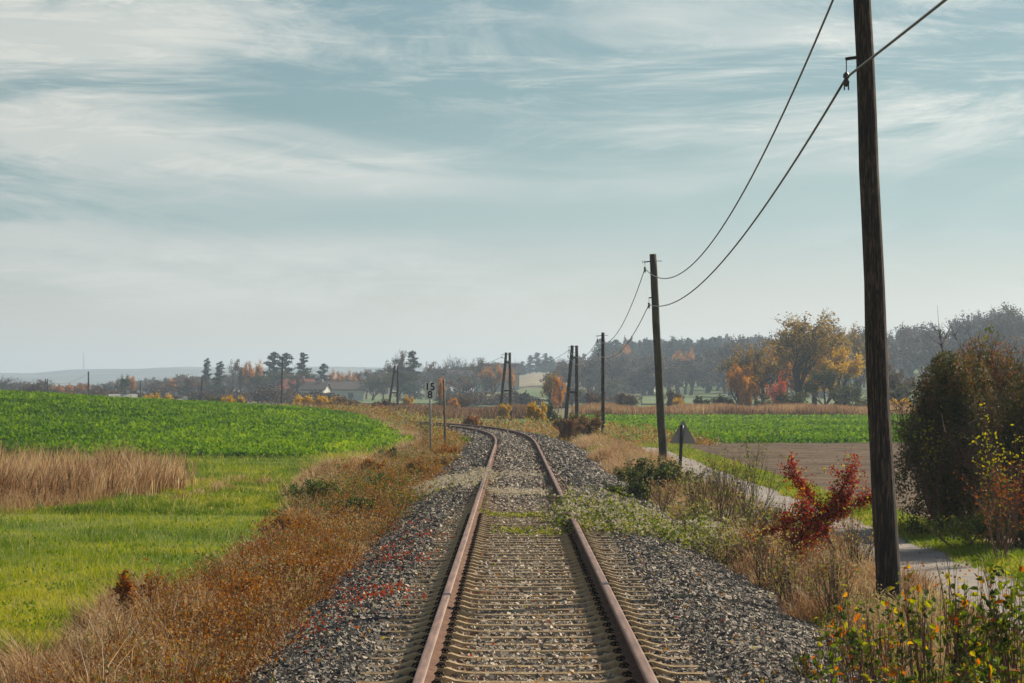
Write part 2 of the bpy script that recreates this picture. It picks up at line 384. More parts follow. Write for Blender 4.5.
# far fields (u = column offset in pixels at that distance)
def uv_patch(u0, u1, Y0, Y1):
    return patch(lambda s, t: ((u0+s*(u1-u0))*(Y0+t*(Y1-Y0))/F, Y0+t*(Y1-Y0)), 24, 24, .25)
for nm, lab, u0, u1, Y0, Y1, mm in [
    ('stubble_field', 'tan stubble field rising to the far conifers', -5, 75, 800, 1080, 'tanfield'),
    ('green_strip', 'far green field strip left of the track bend', -190, 60, 520, 760, 'greenfield'),
    ('green_strip', 'far green field below the wooded hill', 130, 300, 520, 800, 'greenfield'),
    ('green_strip', 'thin green field near the centre poles', -40, 90, 430, 480, 'greenfield'),
    ('stubble_field', 'pale slope field under the pines', 150, 290, 850, 960, 'tanfield')]:
    V, q = uv_patch(u0, u1, Y0, Y1); structure(link(nm, mesh_np(nm, V, [q], smooth=True), mm), lab, 'field')
# ballast bed following the track
prof = [(-3.0, -.62), (-2.25, -.42), (-1.62, -.235), (-1.33, -.232), (-1.2, -.252), (0, -.252), (1.2, -.252), (1.36, -.232), (1.75, -.225), (2.45, -.40), (3.3, -.64)]
TY = np.concatenate([np.arange(-30, 16, 4.), np.arange(16, 245, 1.5)])
TX = C(TY)
tan = norm(np.stack([np.gradient(TX), np.gradient(TY)], 1)); nrm = np.stack([tan[:, 1], -tan[:, 0]], 1)
def along(Y, d):
    """point at offset d right of the centreline"""
    Y = np.asarray(Y, float); tx = np.interp(Y, TY, nrm[:, 0]); ty = np.interp(Y, TY, nrm[:, 1])
    return C(Y)+tx*d, Y+ty*d
V = []
for d, z in prof:
    x, y = along(TY, d); V.append(np.stack([x, y, np.full(len(x), z)], 1))
V = np.stack(V, 1); n, k = V.shape[:2]
i = np.arange(n-1)[:, None]; j = np.arange(k-1)[None, :]
q = np.stack([i*k+j, i*k+j+1, (i+1)*k+j+1, (i+1)*k+j], -1).reshape(-1, 4)
structure(link('ballast_bed', mesh_np('ballast_bed', V.reshape(-1, 3), [q]), 'ballast_bed'), 'raised grey ballast bed under the railway track', 'ballast')
def bal_z(d): return np.interp(d, [p[0] for p in prof], [p[1] for p in prof])

# ------------------------------------------------------------------ stones
SP = .60
def stones(n, Ya, Yb, dmin, dmax, size, zoff=0.0, skip=None, p=1.0, tb=0.0):
    Y = 1/(1/Ya**p+(1/Yb**p-1/Ya**p)*rng.random(n))**(1/p) if p else Ya+(Yb-Ya)*rng.random(n)
    d = dmin+(dmax-dmin)*rng.random(n)
    if skip is not None:
        k = skip(Y, d); Y = Y[k]; d = d[k]
    n = len(Y); x, y = along(Y, d); inn = np.abs(d) < 1.28; ph = np.abs(((Y-16.2)/SP+.5) % 1-.5)*SP
    z = bal_z(d)+rng.random(n)*size*.5+zoff+inn*((ph > .085)*(.004+.022*rng.random(n))+.045*sm(42, 62, Y))
    s = size*(.45+.75*rng.random(n)**1.5)*(1+np.maximum(0, Y-45)/110)
    cube = np.array([[a, b, c] for a in (-.5, .5) for b in (-.5, .5) for c in (-.5, .5)])
    V = cube[None]+rng.normal(size=(n, 8, 3))*.10
    V *= (s[:, None]*np.array([1, 1, 1])*(.65+.6*rng.random((n, 3))))[:, None, :]
    q1 = norm(rng.normal(size=(n, 4)))
    w, a, b, c = q1.T
    R = np.stack([1-2*(b*b+c*c), 2*(a*b-c*w), 2*(a*c+b*w), 2*(a*b+c*w), 1-2*(a*a+c*c), 2*(b*c-a*w), 2*(a*c-b*w), 2*(b*c+a*w), 1-2*(a*a+b*b)], 1).reshape(n, 3, 3)
    V = np.einsum('nij,nkj->nki', R, V)+np.stack([x, y, z], 1)[:, None, :]
    f = np.array([[0, 1, 3, 2], [4, 6, 7, 5], [0, 4, 5, 1], [2, 3, 7, 6], [0, 2, 6, 4], [1, 5, 7, 3]])
    q = (np.arange(n)[:, None, None]*8+f[None]).reshape(-1, 4)
    inner = np.abs(d) < .75
    t = np.clip(rng.beta(1.6, 1.9, n)*.86+inner*.20+.06+tb, 0, 1)
    t = np.where((np.abs(np.abs(d)-.75) < .28) & (rng.random(n) < .4), .93+.07*rng.random(n), t)
    return V.reshape(-1, 3), q, np.repeat(t, 8)
def skip_sl(Y, d):   # keep most stones off the sleeper tops
    ph = np.abs(((Y-16.2)/SP+.5) % 1-.5)*SP
    on = (np.abs(d) < 1.27) & (ph < .066) & (rng.random(len(Y)) > sm(30, 46, Y))
    near_rail = (np.abs(np.abs(d)-.75) < .10)
    return (~on | (rng.random(len(Y)) < .08+.17*(np.abs(d) < .55))) & ~(near_rail & (rng.random(len(Y)) < .85))
mb = MB()
mb.add(*(lambda r: (r[0], [r[1]], r[2]))(stones(170000, 15.5, 75, -1.3, 1.3, .042, -.006, skip_sl, 1.0)))
mb.add(*(lambda r: (r[0], [r[1]], r[2]))(stones(130000, 15.5, 80, 1.28, 3.0, .041, .010, None, 1.0, -.02)))
mb.add(*(lambda r: (r[0], [r[1]], r[2]))(stones(80000, 15.5, 80, -2.7, -1.28, .041, .010, None, 1.0, -.08)))
mb.add(*(lambda r: (r[0], [r[1]], r[2]))(stones(45000, 60, 175, -2.4, 3.2, .055, .0, skip_sl, .6)))
tag(link('ballast_stones', mb.mesh('ballast_stones'), 'stone'), 'loose grey and tan crushed stone around the track', 'gravel', None, 'stuff')

# ------------------------------------------------------------------ rails
def rail(sign, label):
    root = thing('rail', label, 'rail', (0, 0, 0), 0, 'the two running rails of the track')
    ys_ = np.concatenate([np.arange(-25, 15, 5.), np.arange(15, 243, .75)])
    def sweep(p, name, m, smooth=False):
        V = []
        for d, z in p:
            x, y = along(ys_, .752*sign+d); V.append(np.stack([x, y, np.full(len(x), z)], 1))
        V = np.stack(V, 1); n, k = V.shape[:2]
        i = np.arange(n-1)[:, None]; j = np.arange(k)[None, :]
        q = np.stack([i*k+j, i*k+(j+1) % k, (i+1)*k+(j+1) % k, (i+1)*k+j], -1).reshape(-1, 4)
        link(name, mesh_np(name, V.reshape(-1, 3), [q, np.arange(k)[None], np.arange((n-1)*k, n*k)[None]]), m, root)
    sweep([(-.036, -.010), (-.030, -.003), (-.018, .0), (.018, .0), (.030, -.003), (.036, -.010), (.034, -.036), (-.034, -.036)], 'rail_head', 'rail')
    sweep([(-.034, -.0365), (.034, -.0365), (.009, -.052), (.009, -.122), (.062, -.140), (.062, -.150), (-.062, -.150), (-.062, -.140), (-.009, -.122), (-.009, -.052)], 'rail_web', 'rail_web')
    return root
rail(-1, 'long rusty steel rail on the left side of the track, fully visible')
rail(1, 'long rusty steel rail on the right, partly covered by creeping plants')

# ------------------------------------------------------------------ sleepers
def sleeper_mesh():
    xs_ = np.array([-1.27, -1.25, -1.05, -.99, -.90, -.62, -.55, -.45, 0, .45, .55, .62, .90, .99, 1.05, 1.25, 1.27])
    zt = np.array([-.24, -.196, -.196, -.185, -.157, -.157, -.180, -.192, -.196, -.192, -.180, -.157, -.157, -.185, -.196, -.196, -.24])
    cs = [(-.085, -.10), (-.062, -.012), (-.055, 0), (-.045, 0), (-.035, -.006), (.035, -.006), (.045, 0), (.055, 0), (.062, -.012), (.085, -.10)]
    V = np.array([[x, c, z+dz] for x, z in zip(xs_, zt) for c, dz in cs]); k = len(cs)
    i = np.arange(len(xs_)-1)[:, None]; j = np.arange(k-1)[None, :]
    q = np.stack([i*k+j, i*k+j+1, (i+1)*k+j+1, (i+1)*k+j], -1).reshape(-1, 4)
    return mesh_np('sleeper_beam', V, [q, np.arange(k)[None, ::-1], (np.arange(k)+(len(xs_)-1)*k)[None]])
def clip_mesh(sgn):
    b = MB()
    b.box((0, 0, -.145), (.055, .07, .016))
    b.tube([(-.03*sgn, -.03, -.132), (-.005*sgn, -.03, -.113), (.03*sgn, -.03, -.120), (.04*sgn, -.02, -.135)], .008, 6)
    b.tube([(-.03*sgn, .03, -.132), (-.005*sgn, .03, -.113), (.03*sgn, .03, -.120), (.04*sgn, .02, -.135)], .008, 6)
    b.tube([(.005*sgn, 0, -.14), (.005*sgn, 0, -.104)], .009, 8); b.tube([(.005*sgn, 0, -.128), (.005*sgn, 0, -.112)], .017, 6)
    return b.mesh('rail_clip')
sm_ = sleeper_mesh(); cm = {1: clip_mesh(1), -1: clip_mesh(-1)}
sm_.materials.append(M['sleeper'])
for c in cm.values(): c.materials.append(M['iron'])
nsl = 0
for i in range(0, 95):
    Y = 16.2+i*SP
    r = link('railway_sleeper', sm_, None, None, (float(C(Y)), Y+random.uniform(-.012, .012), random.uniform(-.004, .007)))
    r.rotation_euler = (0, 0, math.atan2(float(C(Y+1)-C(Y-1)), 2)*-1+random.uniform(-.006, .006))
    tag(r, 'rusty steel trough sleeper half buried in ballast under both rails', 'sleeper', 'steel sleepers under the track')
    if Y < 46:
        for s in (-1, 1):
            for e in (-1, 1):
                link('rail_clip', cm[e], None, r, (s*.752+e*.082, 0, -.012))

# ------------------------------------------------------------------ poles and wires
def shaft(mb, a, b, r0, r1, sides=16, n=14, wob=.006, seed=0):
    rr = np.random.default_rng(seed); t = np.linspace(0, 1, n)[:, None]
    P = np.array(a)[None]*(1-t)+np.array(b)[None]*t
    P[1:-1, :2] += rr.normal(size=(n-2, 2))*wob
    mb.tube(P, r0+(r1-r0)*t[:, 0]+rr.normal(size=n)*.002, sides)
def bracket_and_insulator(root, at, pole_x, ring=False):
    """at: world insulator point; arm comes from the pole on its right"""
    b = MB(); o = np.array(root.location)
    p = np.array(at)-o; top = p+np.array([0, 0, .20])
    b.tube([np.array([pole_x+.02, 0, top[2]+.03])+np.array([0, p[1], 0]), top+np.array([-.01, 0, 0])], .018, 8)
    if ring:
        th = np.linspace(0, 2*pi, 13); b.tube([top+np.array([-.04+.035*cos(a), 0, .035*sin(a)]) for a in th], .009, 6, caps=False)
        b.tube([np.array([pole_x-.02, p[1], top[2]+.03]), np.array([pole_x+.26, p[1], top[2]+.03])], .01, 6)
    br = link('bracket', b.mesh('bracket'), 'iron', root)
    h = MB(); h.tube([top, p+np.array([0, 0, .04])], .007, 6)
    link('hanger_rod', h.mesh('hanger_rod'), 'zinc', root)
    c = MB()
    c.tube([p+np.array([0, 0, z]) for z in (.06, .04, .03, .0, -.01, -.04, -.05, -.075, -.08, -.10)], [.012, .03, .036, .036, .022, .034, .034, .03, .018, .010], 12)
    c.box(p+np.array([-.022, 0, -.10]), (.014, .02, .07)); c.box(p+np.array([.022, 0, -.10]), (.014, .02, .07))
    link('insulator', c.mesh('insulator'), 'porcelain', root)
def wood_pole(label, bx, by, tx, ty, Y, r0, r1, m='pole', ztop=None, seed=1, ins=(), base=None):
    zb = G(WX(bx, Y), Y)-.1 if base is None else base
    B = np.array([WX(bx, Y), Y, float(zb)]); T = W(tx, ty, Y)
    if ztop is not None:
        f = (ztop-B[2])/(T[2]-B[2]); T = B+(T-B)*f
    root = thing('utility_pole', label, 'utility pole', B, 0, 'wooden utility poles along the line')
    mb = MB(); shaft(mb, (0, 0, 0), T-B, r0, r1, seed=seed); link('pole_shaft', mb.mesh('pole_shaft', True), m, root)
    for k, (a, ring) in enumerate(ins):
        fx = (a[2]-B[2]+.2)/(T[2]-B[2]); bracket_and_insulator(root, a, float((T-B)[0]*fx), ring)
    return root
def a_pole(label, Y, top, legs, ybase, r, seed=1, ins=(), cross=True, m='pole'):
    T = W(top[0], top[1], Y); zb = float(G(T[0], Y))-.1
    B0 = np.array([T[0], Y, zb])
    root = thing('utility_pole', label, 'utility pole', B0, 0, 'wooden utility poles along the line')
    for k, lx in enumerate(legs):
        mb = MB(); a = np.array([WX(lx, Y)-T[0], .15*(k-.5), 0]); b = T-B0+np.array([(k-.5)*r*2.3, .15*(k-.5), 0])
        shaft(mb, a, b, r*1.1, r*.85, 12, 8, seed=seed+k); link('pole_leg', mb.mesh('pole_leg', True), m, root)
    h = T[2]-zb
    for f in (.45, .86):
        mb = MB()
        xa = (WX(legs[0], Y)-T[0])*(1-f); xb = (WX(legs[1], Y)-T[0])*(1-f)
        mb.box(((xa+xb)/2, 0, h*f), (abs(xb-xa)+r*2.5, r*.7, r*1.1))
        link('cross_piece', mb.mesh('cross_piece'), m, root)
    for a, ring in ins: bracket_and_insulator(root, a, 0.0, ring)
    return root
Y1, Y2, Y3, Y4, Y5, Y6 = 30., 85., 140., 185., 235., 300.
I1l, I1u = W(847, 77, Y1), np.array([3.70, Y1, 4.83+CAMZ])
I2l, I2u = W(649, 304.5, Y2), W(645, 268.5, Y2)
I3l, I3u = W(598.5, 354, Y3), W(597.5, 340, Y3)
I4u = W(569, 350, Y4); I4l = W(568, 356, Y4)
I5u = W(502, 357, Y5); I6u = W(394, 369, Y6)
wood_pole('tall dark tarred pole rising past the picture top beside the path', 888.5, 600, 863, 0, Y1, .136, .086, 'pole', 7.3, 3, [(I1l, False), (I1u, False)])
wood_pole('greenish weathered leaning pole behind the grey triangular sign', 664, 465, 653, 254, Y2, .135, .105, 'pole_green', None, 4, [(I2l, False), (I2u, True)])
wood_pole('slim dark straight pole next to the rounded brown-green bush', 603, 440, 603, 332.5, Y3, .100, .085, 'pole', None, 5, [(I3l, False), (I3u, True)])
a_pole('dark double-legged pole rising out of the rounded brown-green bush', Y4, (574.5, 345.5), (565, 577), 424, .125, 6, [(I4u, True), (I4l, False)])
a_pole('dark double-legged pole standing just behind the track bend', Y5, (508, 352.5), (499.5, 511), 421, .13, 8, [(I5u, True)])
a_pole('dark double-legged pole standing beside the white kilometre board', Y6, (396.5, 365.5), (387.5, 397.5), 418, .13, 10, [(I6u, True)])
wood_pole('slim pole in front of the tall dark conifer pair', 281.5, 412, 282.5, 357.5, 350., .15, .11, 'pole', None, 12)
wood_pole('slim pole at the field edge left of the narrow spruces', 201.5, 412, 202, 378, 400., .14, .11, 'pole', None, 13)
wood_pole('thin pole right of the round dark tree above the crop', 140.5, 412, 140.5, 381, 440., .13, .10, 'pole', None, 14)
wood_pole('thin pole with a cable nearest the distant radio mast', 88.5, 410, 88.5, 371.5, 420., .14, .11, 'pole', None, 15)
a_pole('short double-legged pole at far left above the crop', 470., (46.5, 379), (44.5, 47.5), 410, .13, 16)

def wire(a, b, sag, r, label, n=40):
    t = np.linspace(0, 1, n)[:, None]
    P = np.array(a)[None]*(1-t)+np.array(b)[None]*t; P[:, 2] -= (4*sag*t*(1-t))[:, 0]
    mb = MB(); mb.tube(P-P[0], r, 7)
    o = link('overhead_wire', mb.mesh('overhead_wire', True), 'wire', None, P[0])
    tag(o, label, 'wire', 'cables strung between the poles'); return o
wire(I1u, I2u, 1.5, .013, 'upper cable from beyond the picture top down to the greenish pole')
wire(I1l, I2l, .8, .014, 'lower cable from the tall dark pole to the greenish pole')
wire(I1l, np.array([5.55, -25., 4.6+CAMZ]), .2, .014, 'cable crossing in front of the tall dark pole toward the upper right')
wire(I2l, I3l, .75, .013, 'lower cable from the greenish pole to the slim dark pole')
wire(I2u, I3u, .9, .013, 'upper cable from the greenish pole to the slim dark pole')
wire(I3l, I4l, .6, .013, 'lower cable from the slim dark pole to the bush pole')
wire(I3u, I4u, .7, .013, 'upper cable from the slim dark pole to the bush pole')
wire(I4u, I5u, .9, .014, 'cable from the bush pole to the pole at the bend')
wire(I5u, I6u, 1.0, .016, 'cable from the pole at the bend to the pole by the kilometre board')
wire(I6u, W(282, 361, 350.), 1.0, .016, 'faint cable from the pole by the kilometre board to the conifer pole')
wire(W(282, 361, 350.), W(202, 380, 400.), 1.0, .016, 'faint cable left of the conifer pole')
wire(W(88.5, 373, 420.), W(46.5, 380, 470.), 1.0, .016, 'faint cable at far left between the thin pole and the short pole')

# ------------------------------------------------------------------ signs
t = thing('warning_sign', 'grey back of a triangular road sign on a dark post by the path', 'sign', (WX(681, 78), 78, float(G(WX(681, 78), 78))))
o = np.array(t.location)
mb = MB(); A = W(683.2, 419.5, 78.06)-o; B = W(669, 443.2, 78.06)-o; Cc = W(696.5, 443.8, 78.06)-o
tri = []
for p, q1, q2 in ((A, B, Cc), (B, Cc, A), (Cc, A, B)):
    tri += [p+(q2-p)*.05, p+((q1+q2)/2-p)*.022, p+(q1-p)*.05]
tri = np.array(tri); V = np.concatenate([tri, tri+np.array([0, .012, 0])]); k = len(tri)
side = np.array([[i, (i+1) % k, (i+1) % k+k, i+k] for i in range(k)])
mb.add(V, [np.arange(k)[None, ::-1], (np.arange(k)+k)[None], side]); link('sign_plate', mb.mesh('sign_plate'), 'signback', t)
mb = MB(); mb.tube([W(679.3, 480, 78)-o, W(682, 425, 78)-o], .048, 10); link('sign_post', mb.mesh('sign_post', True), 'black', t)
mb = MB(); mb.box(W(682, 427, 78.03)-o, (.16, .03, .03)); link('clamp', mb.mesh('clamp'), 'zinc', t)
mb = MB(); mb.box(W(680.8, 440, 78.03)-o, (.16, .03, .03)); link('clamp', mb.mesh('clamp'), 'zinc', t)

def text_mesh(body, size, extr=.004):
    cu = bpy.data.curves.new('txt', 'FONT'); cu.body = body; cu.size = size; cu.extrude = extr; cu.offset = size*.022
    cu.align_x = 'CENTER'; cu.align_y = 'CENTER'
    ob = bpy.data.objects.new('txt', cu); COL.objects.link(ob)
    bpy.context.view_layer.update(); dg = bpy.context.evaluated_depsgraph_get()
    me = bpy.data.meshes.new_from_object(ob.evaluated_get(dg)); bpy.data.objects.remove(ob)
    return me
YS = 98.
gz = float(G(WX(430, YS), YS))
t = thing('kilometre_board', 'white kilometre board reading 15 over 8 on a thin grey post', 'sign', (WX(430, YS), YS, gz))
o = np.array(t.location); top = W(430, 382.2, YS)-o; bot = W(430, 399.5, YS)-o
mb = MB(); mb.box(((top+bot)/2)+np.array([0, 0, 0]), (.38, .012, top[2]-bot[2])); link('board', mb.mesh('board'), 'white', t)
mb = MB(); mb.tube([(0.02, .04, -.1), (0.0, .04, top[2]+.03)], .034, 10); link('sign_post', mb.mesh('sign_post', True), 'zinc', t)
for body, yy in (('15', 387.0), ('8', 395.0)):
    me = text_mesh(body, .36); me.materials.append(M['black'])
    ob = link('numeral', me, None, t, W(430, yy, YS)-o+np.array([0, -.010, 0])); ob.rotation_euler = (radians(90), 0, 0)
YP = 108.; gx = WX(445, YP)
t = thing('wooden_post', 'plain grey wooden post standing just right of the kilometre board', 'post', (gx, YP, float(G(gx, YP))))
mb = MB(); o = np.array(t.location); tp = W(443.7, 380.5, YP)-o
mb.tube([(.01, 0, -.1), tp*.5+np.array([.01, 0, 0]), tp], [.048, .046, .042], 10); link('post_shaft', mb.mesh('post_shaft', True), 'greywood', t)
mb = MB(); mb.tube([tp, tp+np.array([0, 0, .03])], [.05, .03], 10); link('post_cap', mb.mesh('post_cap'), 'zinc', t)
gx = WX(423.5, 92.)
mb = MB(); mb.tube([(0, 0, -.1), (.01, 0, .72)], .012, 6)
tag(link('thin_stake', mb.mesh('thin_stake'), 'zinc', None, (gx, 92., float(G(gx, 92.)))), 'short thin stake in the grass left of the kilometre board', 'stake')
for (x, yt, yb, Yd, lab) in ((185.5, 396, 412, 300., 'small white trackside board on the crest above the crop'),):
    P = W(x, yt, Yd); zb = float(G(P[0], Yd))
    t = thing('trackside_board', lab, 'sign', (P[0], Yd, zb)); h = P[2]-zb
    mb = MB(); mb.box((0, 0, h-.38), (.40, .015, .75)); link('board', mb.mesh('board'), 'white', t)
    mb = MB(); mb.tube([(0, .04, -.1), (0, .04, h)], .035, 8); link('sign_post', mb.mesh('sign_post'), 'zinc', t)

# ================================================================== vegetation
def Ys(n, a, b, p=1.0): return 1/(1/a**p+(1/b**p-1/a**p)*rng.random(n))**(1/p)
def stuff(name, mb, m, label, cat): return tag(link(name, mb.mesh(name), m), label, cat, None, 'stuff')
def dL(Y): return np.interp(Y, [16, 20, 30, 49, 60, 72, 84, 100, 116, 130, 160], [-3.4, -3.6, -3.9, -4.1, -5.0, -5.7, -5.2, -4.3, -4.0, -3.9, -4.2])
def P3(X, Y, dz=0): return np.stack([X, Y, G(X, Y)+dz], -1)

# -- meadow
def in_stand(X, Y): return (Y > 56+fnoise(X, Y*0, 3, 21)*2.5+np.maximum(0, X+9.6)*5) & (Y < 77) & (X < -8.0-(Y-56)*.015+(fnoise(Y, X*0, 2.2, 22)-.5)*2.6) & (fnoise(X, Y, .9, 23) > .60-.30*sm(0, 1.4, -7.6-X))
mb = MB()
for n, a, b, p, H, Wd in ((190000, 20, 62, 1.0, .11, .007), (130000, 55, 105, 1.0, .13, .014), (60000, 100, 185, .6, .15, .03)):
    Y = Ys(n, a, b, p); u = -650+600*rng.random(n); X = u*Y/F
    k = (X < C(Y)+dL(Y)+.5*rng.random(n)) & ~((Y > 101) & (X < np.interp(Y, [100, 112, 130, 150, 172, 195], [-7.2, -5.9, -4.8, -5.1, -6.4, -9])-.2))
    X = X[k]; Y = Y[k]
    pt = fnoise(X, Y, 2.6, 31); pt2 = fnoise(X, Y, .7, 35)
    t = np.clip(.60+(pt-.5)*1.3+(pt2-.5)*.7+rng.normal(size=len(X))*.09, 0, .86)
    dry = rng.random(len(X)) < .03; t[dry] = .97
    blades(mb, P3(X, Y, -.01), H*(.6+.8*rng.random(len(X)))*(.8+.9*(pt2 < .42))*np.where(dry, 1.6, 1), Wd, .35+.5*rng.random(len(X)), t)
# low rosettes of dark clover in the meadow
n = 12000; Y = Ys(n, 22, 95, 1.0); X = (-650+600*rng.random(n))*Y/F
k = (X < C(Y)+dL(Y)-.2) & (fnoise(X, Y, 1.4, 41) > .56); X = X[k]; Y = Y[k]
leaves(mb, P3(X, Y, .05+.05*rng.random(len(X))), rand_dir(len(X), .9), .035+.0005*Y, .022+.0003*Y, .25+.3*rng.random(len(X)))
stuff('meadow_grass', mb, 'grass', 'bright yellow-green short meadow grass left of the track', 'grass')
# path-side grass on the right
mb = MB()
for n, a, b, d0, d1, hh in ((60000, 18, 60, 6.35, 7.5, .12), (30000, 55, 135, 6.4, 7.4, .16), (26000, 18, 130, 3.9, 4.6, .14), (14000, 120, 262, 3.8, 8, .22)):
    Y = Ys(n, a, b, 1.0 if b < 200 else .4); d = d0+(d1-d0)*rng.random(n)+(vnoise(Y, Y*0, 1.5, 44)-.5)*.25; X = C(Y)+d-.15
    t = np.clip(.55+(fnoise(X, Y, 1.2, 45)-.5)*.9+rng.normal(size=n)*.15, 0, 1)
    blades(mb, P3(X, Y), hh*(.5+rng.random(n)), .006+Y*.00012, .5, t)
n = 9000; Y = Ys(n, 19, 40, 1.0); d = 2.9+1.5*rng.random(n); X = C(Y)+d
k = fnoise(X, Y, 1.2, 46) > .48; X = X[k]; Y = Y[k]; blades(mb, P3(X, Y), .25*(.5+rng.random(len(X))), .008, .5, np.clip(.35+.35*rng.random(len(X)), 0, 1))
stuff('path_verge_grass', mb, 'grass', 'green grass strip along both edges of the asphalt path', 'grass')

# -- crops
mb = MB()
n = 125000; Y = 100+92*rng.random(n)**1.1; u = -640+560*rng.random(n); X = u*Y/F
xr = np.interp(Y, [100, 112, 130, 150, 172, 195], [-7.2, -5.9, -4.8, -5.1, -6.4, -9])+(fnoise(Y, Y*0, 4, 51)-.5)*.8
k = X < xr; X = X[k]; Y = Y[k]; n = len(X)
cl = fnoise(X, Y, .75, 52)
t = np.clip(.40+(cl-.5)*1.3+(fnoise(X, Y, 9, 53)-.5)*.6+rng.normal(size=n)*.09+.30*sm(-2.5, 0, X-np.interp(Y, [100, 130, 172], [-7.2, -4.8, -6.4])), 0, 1)
leaves(mb, P3(X, Y, .02+.17*rng.random(n)*(.5+cl)), rand_dir(n, .7), .12+.10*rng.random(n), .09+.05*rng.random(n), t, .1)
stuff('hillside_crop', mb, 'crop', 'dense green leafy crop covering the rise on the left', 'crop')
mb = MB()
n = 110000; Y = Ys(n, 131.5, 266, .5); u = 60+600*rng.random(n); X = u*Y/F
k = (X > C(Y)+4.8) & ((rng.random(n) < .9-.5*(fnoise(X, Y, 5, 57) < .36))); X = X[k]; Y = Y[k]; n = len(X)
row = .5+.5*np.sin(Y*2*pi/1.6+.6*np.sin(X*.15)); cl = fnoise(X, Y, 1.2, 55)
t = np.clip(.48+(cl-.5)*.9+(fnoise(X, Y, 14, 56)-.5)*.5+rng.normal(size=n)*.14, 0, 1)
leaves(mb, P3(X, Y, .02+.20*rng.random(n)), rand_dir(n, .8), .12+.0006*Y, .08+.0006*Y, t, .1)
stuff('field_crop', mb, 'crop', 'flat bright green crop beyond the ploughed field', 'crop')
# clods and sparse weeds of the ploughed field
mb = MB(); n = 9000; Y = Ys(n, 34, 131, .7); X = np.maximum(C(Y), -.3)+7.3+np.abs(rng.random(n))*(Y*.24)
mbp = P3(X, Y, .02)
s_ = .008+.016*rng.random(n); v = np.array([[1, 0, 0], [0, 1, 0], [-1, 0, 0], [0, -1, 0], [0, 0, .8]])
V = mbp[:, None, :]+v[None]*(s_*(1+Y/90))[:, None, None]*(.6+.8*rng.random((n, 5, 1)))
kk = np.arange(n)[:, None]*5
mb.add(V.reshape(-1, 3), [np.concatenate([kk+np.array([[a, b, 4]]) for a, b in ((0, 1), (1, 2), (2, 3), (3, 0))])], .5)
stuff('soil_clods', mb, 'plough', 'brown clods scattered over the ploughed field', 'soil')
# soil sheets under the verges
V, q = patch(lambda s, t: (C(-10+t*185)+dL(-10+t*185)*(1-s)+(-1.9)*s+(vnoise(t*185, s*0, 1.1, 8)-.5)*.3*(s < .03), -10+t*185), 14, 260, .03)
structure(link('left_verge', mesh_np('left_verge', V, [q], smooth=True), 'soil'), 'brown littered verge soil left of the track', 'ground')
V, q = patch(lambda s, t: (C(-10+t*260)+2.7+s*1.85, -10+t*260), 8, 260, .035)
structure(link('right_verge', mesh_np('right_verge', V, [q], smooth=True), 'soil'), 'brown verge soil between ballast and path', 'ground')

# -- dry grass
mb = MB()
n = 42000; Y = 55+23*rng.random(n); X = (-680+560*rng.random(n))*Y/F; k = in_stand(X, Y); X = X[k]; Y = Y[k]; n = len(X)
t = np.clip(.48+(fnoise(X, Y, 1.1, 61)-.5)*1.1+rng.normal(size=n)*.22, 0, 1)
hs = (.5+.5*sm(0, 2.2, -7.4-X))*(.30+1.25*fnoise(X, Y, 1.2, 64))
blades(mb, P3(X, Y), hs*(.55+.6*rng.random(n)), .014+.012*rng.random(n), .15+.35*rng.random(n)**2, t, wind=(.5, 0, 0))
n = 9000; Y = 52+4*rng.random(n)*2; X = (-680+560*rng.random(n))*Y/F; k = in_stand(X, Y+3) & ~in_stand(X, Y-2); X = X[k]; Y = Y[k]
blades(mb, P3(X, Y), .3+.4*rng.random(len(X)), .012, .8, .35+.3*rng.random(len(X)))
stuff('dry_grass_stand', mb, 'straw', 'tall reddish-tan dry grass stand at far left in the meadow', 'grass')

mb = MB()   # dry tussocks: (X, Y, radius, height, count)
tus = []
for i in range(16):      # strays around the stand
    tus.append((-8.3+2.0*rng.random(), 62+16*rng.random(), .3, .35, 90))
for i in range(80):      # bulge left of the track, Y 60-95
    Y = 58+42*rng.random(); tus.append((C(Y)+dL(Y)+.2+1.6*rng.random(), Y, .45, .75, 420))
for i in range(60):      # bottom left foreground
    Y = 18+13*rng.random(); tus.append((C(Y)+dL(Y)-.6+1.3*rng.random(), Y, .2, .62, 260))
for i in range(240):
    Y = float(Ys(1, 18, 75, .6)[0]); tus.append((C(Y)+dL(Y)+.0+(1.7+.4*(Y > 50))*rng.random()**1.3, Y, .16, .30+.38*rng.random(), 90))
for i in range(70):      # left of the bend
    Y = 100+75*rng.random(); tus.append((C(Y)-2.3-2.2*rng.random(), Y, .55, .65, 330))
for i in range(44):      # right, behind the dark shrub
    Y = 76+50*rng.random(); tus.append((C(Y)+2.9+1.7*rng.random(), Y, .6, .75, 800))
for i in range(60):      # right of the bend
    Y = 125+110*rng.random(); tus.append((C(Y)+3.2+6*rng.random(), Y, .8, .65, 300))
for i in range(46):      # tall stems at the very front left
    Y = 16.8+5*rng.random(); tus.append((-4.3+2.0*rng.random(), Y, .16, .55+.32*rng.random(), 130))
for i in range(26):      # around the near pole
    Y = 22+11*rng.random(); tus.append((C(Y)+3.3+1.1*rng.random(), Y, .22, .58, 150))
for i in range(150):      # right foreground between ballast and path
    Y = 20+44*rng.random(); tus.append((C(Y)+2.95+1.5*rng.random(), Y, .36, .62, 620))
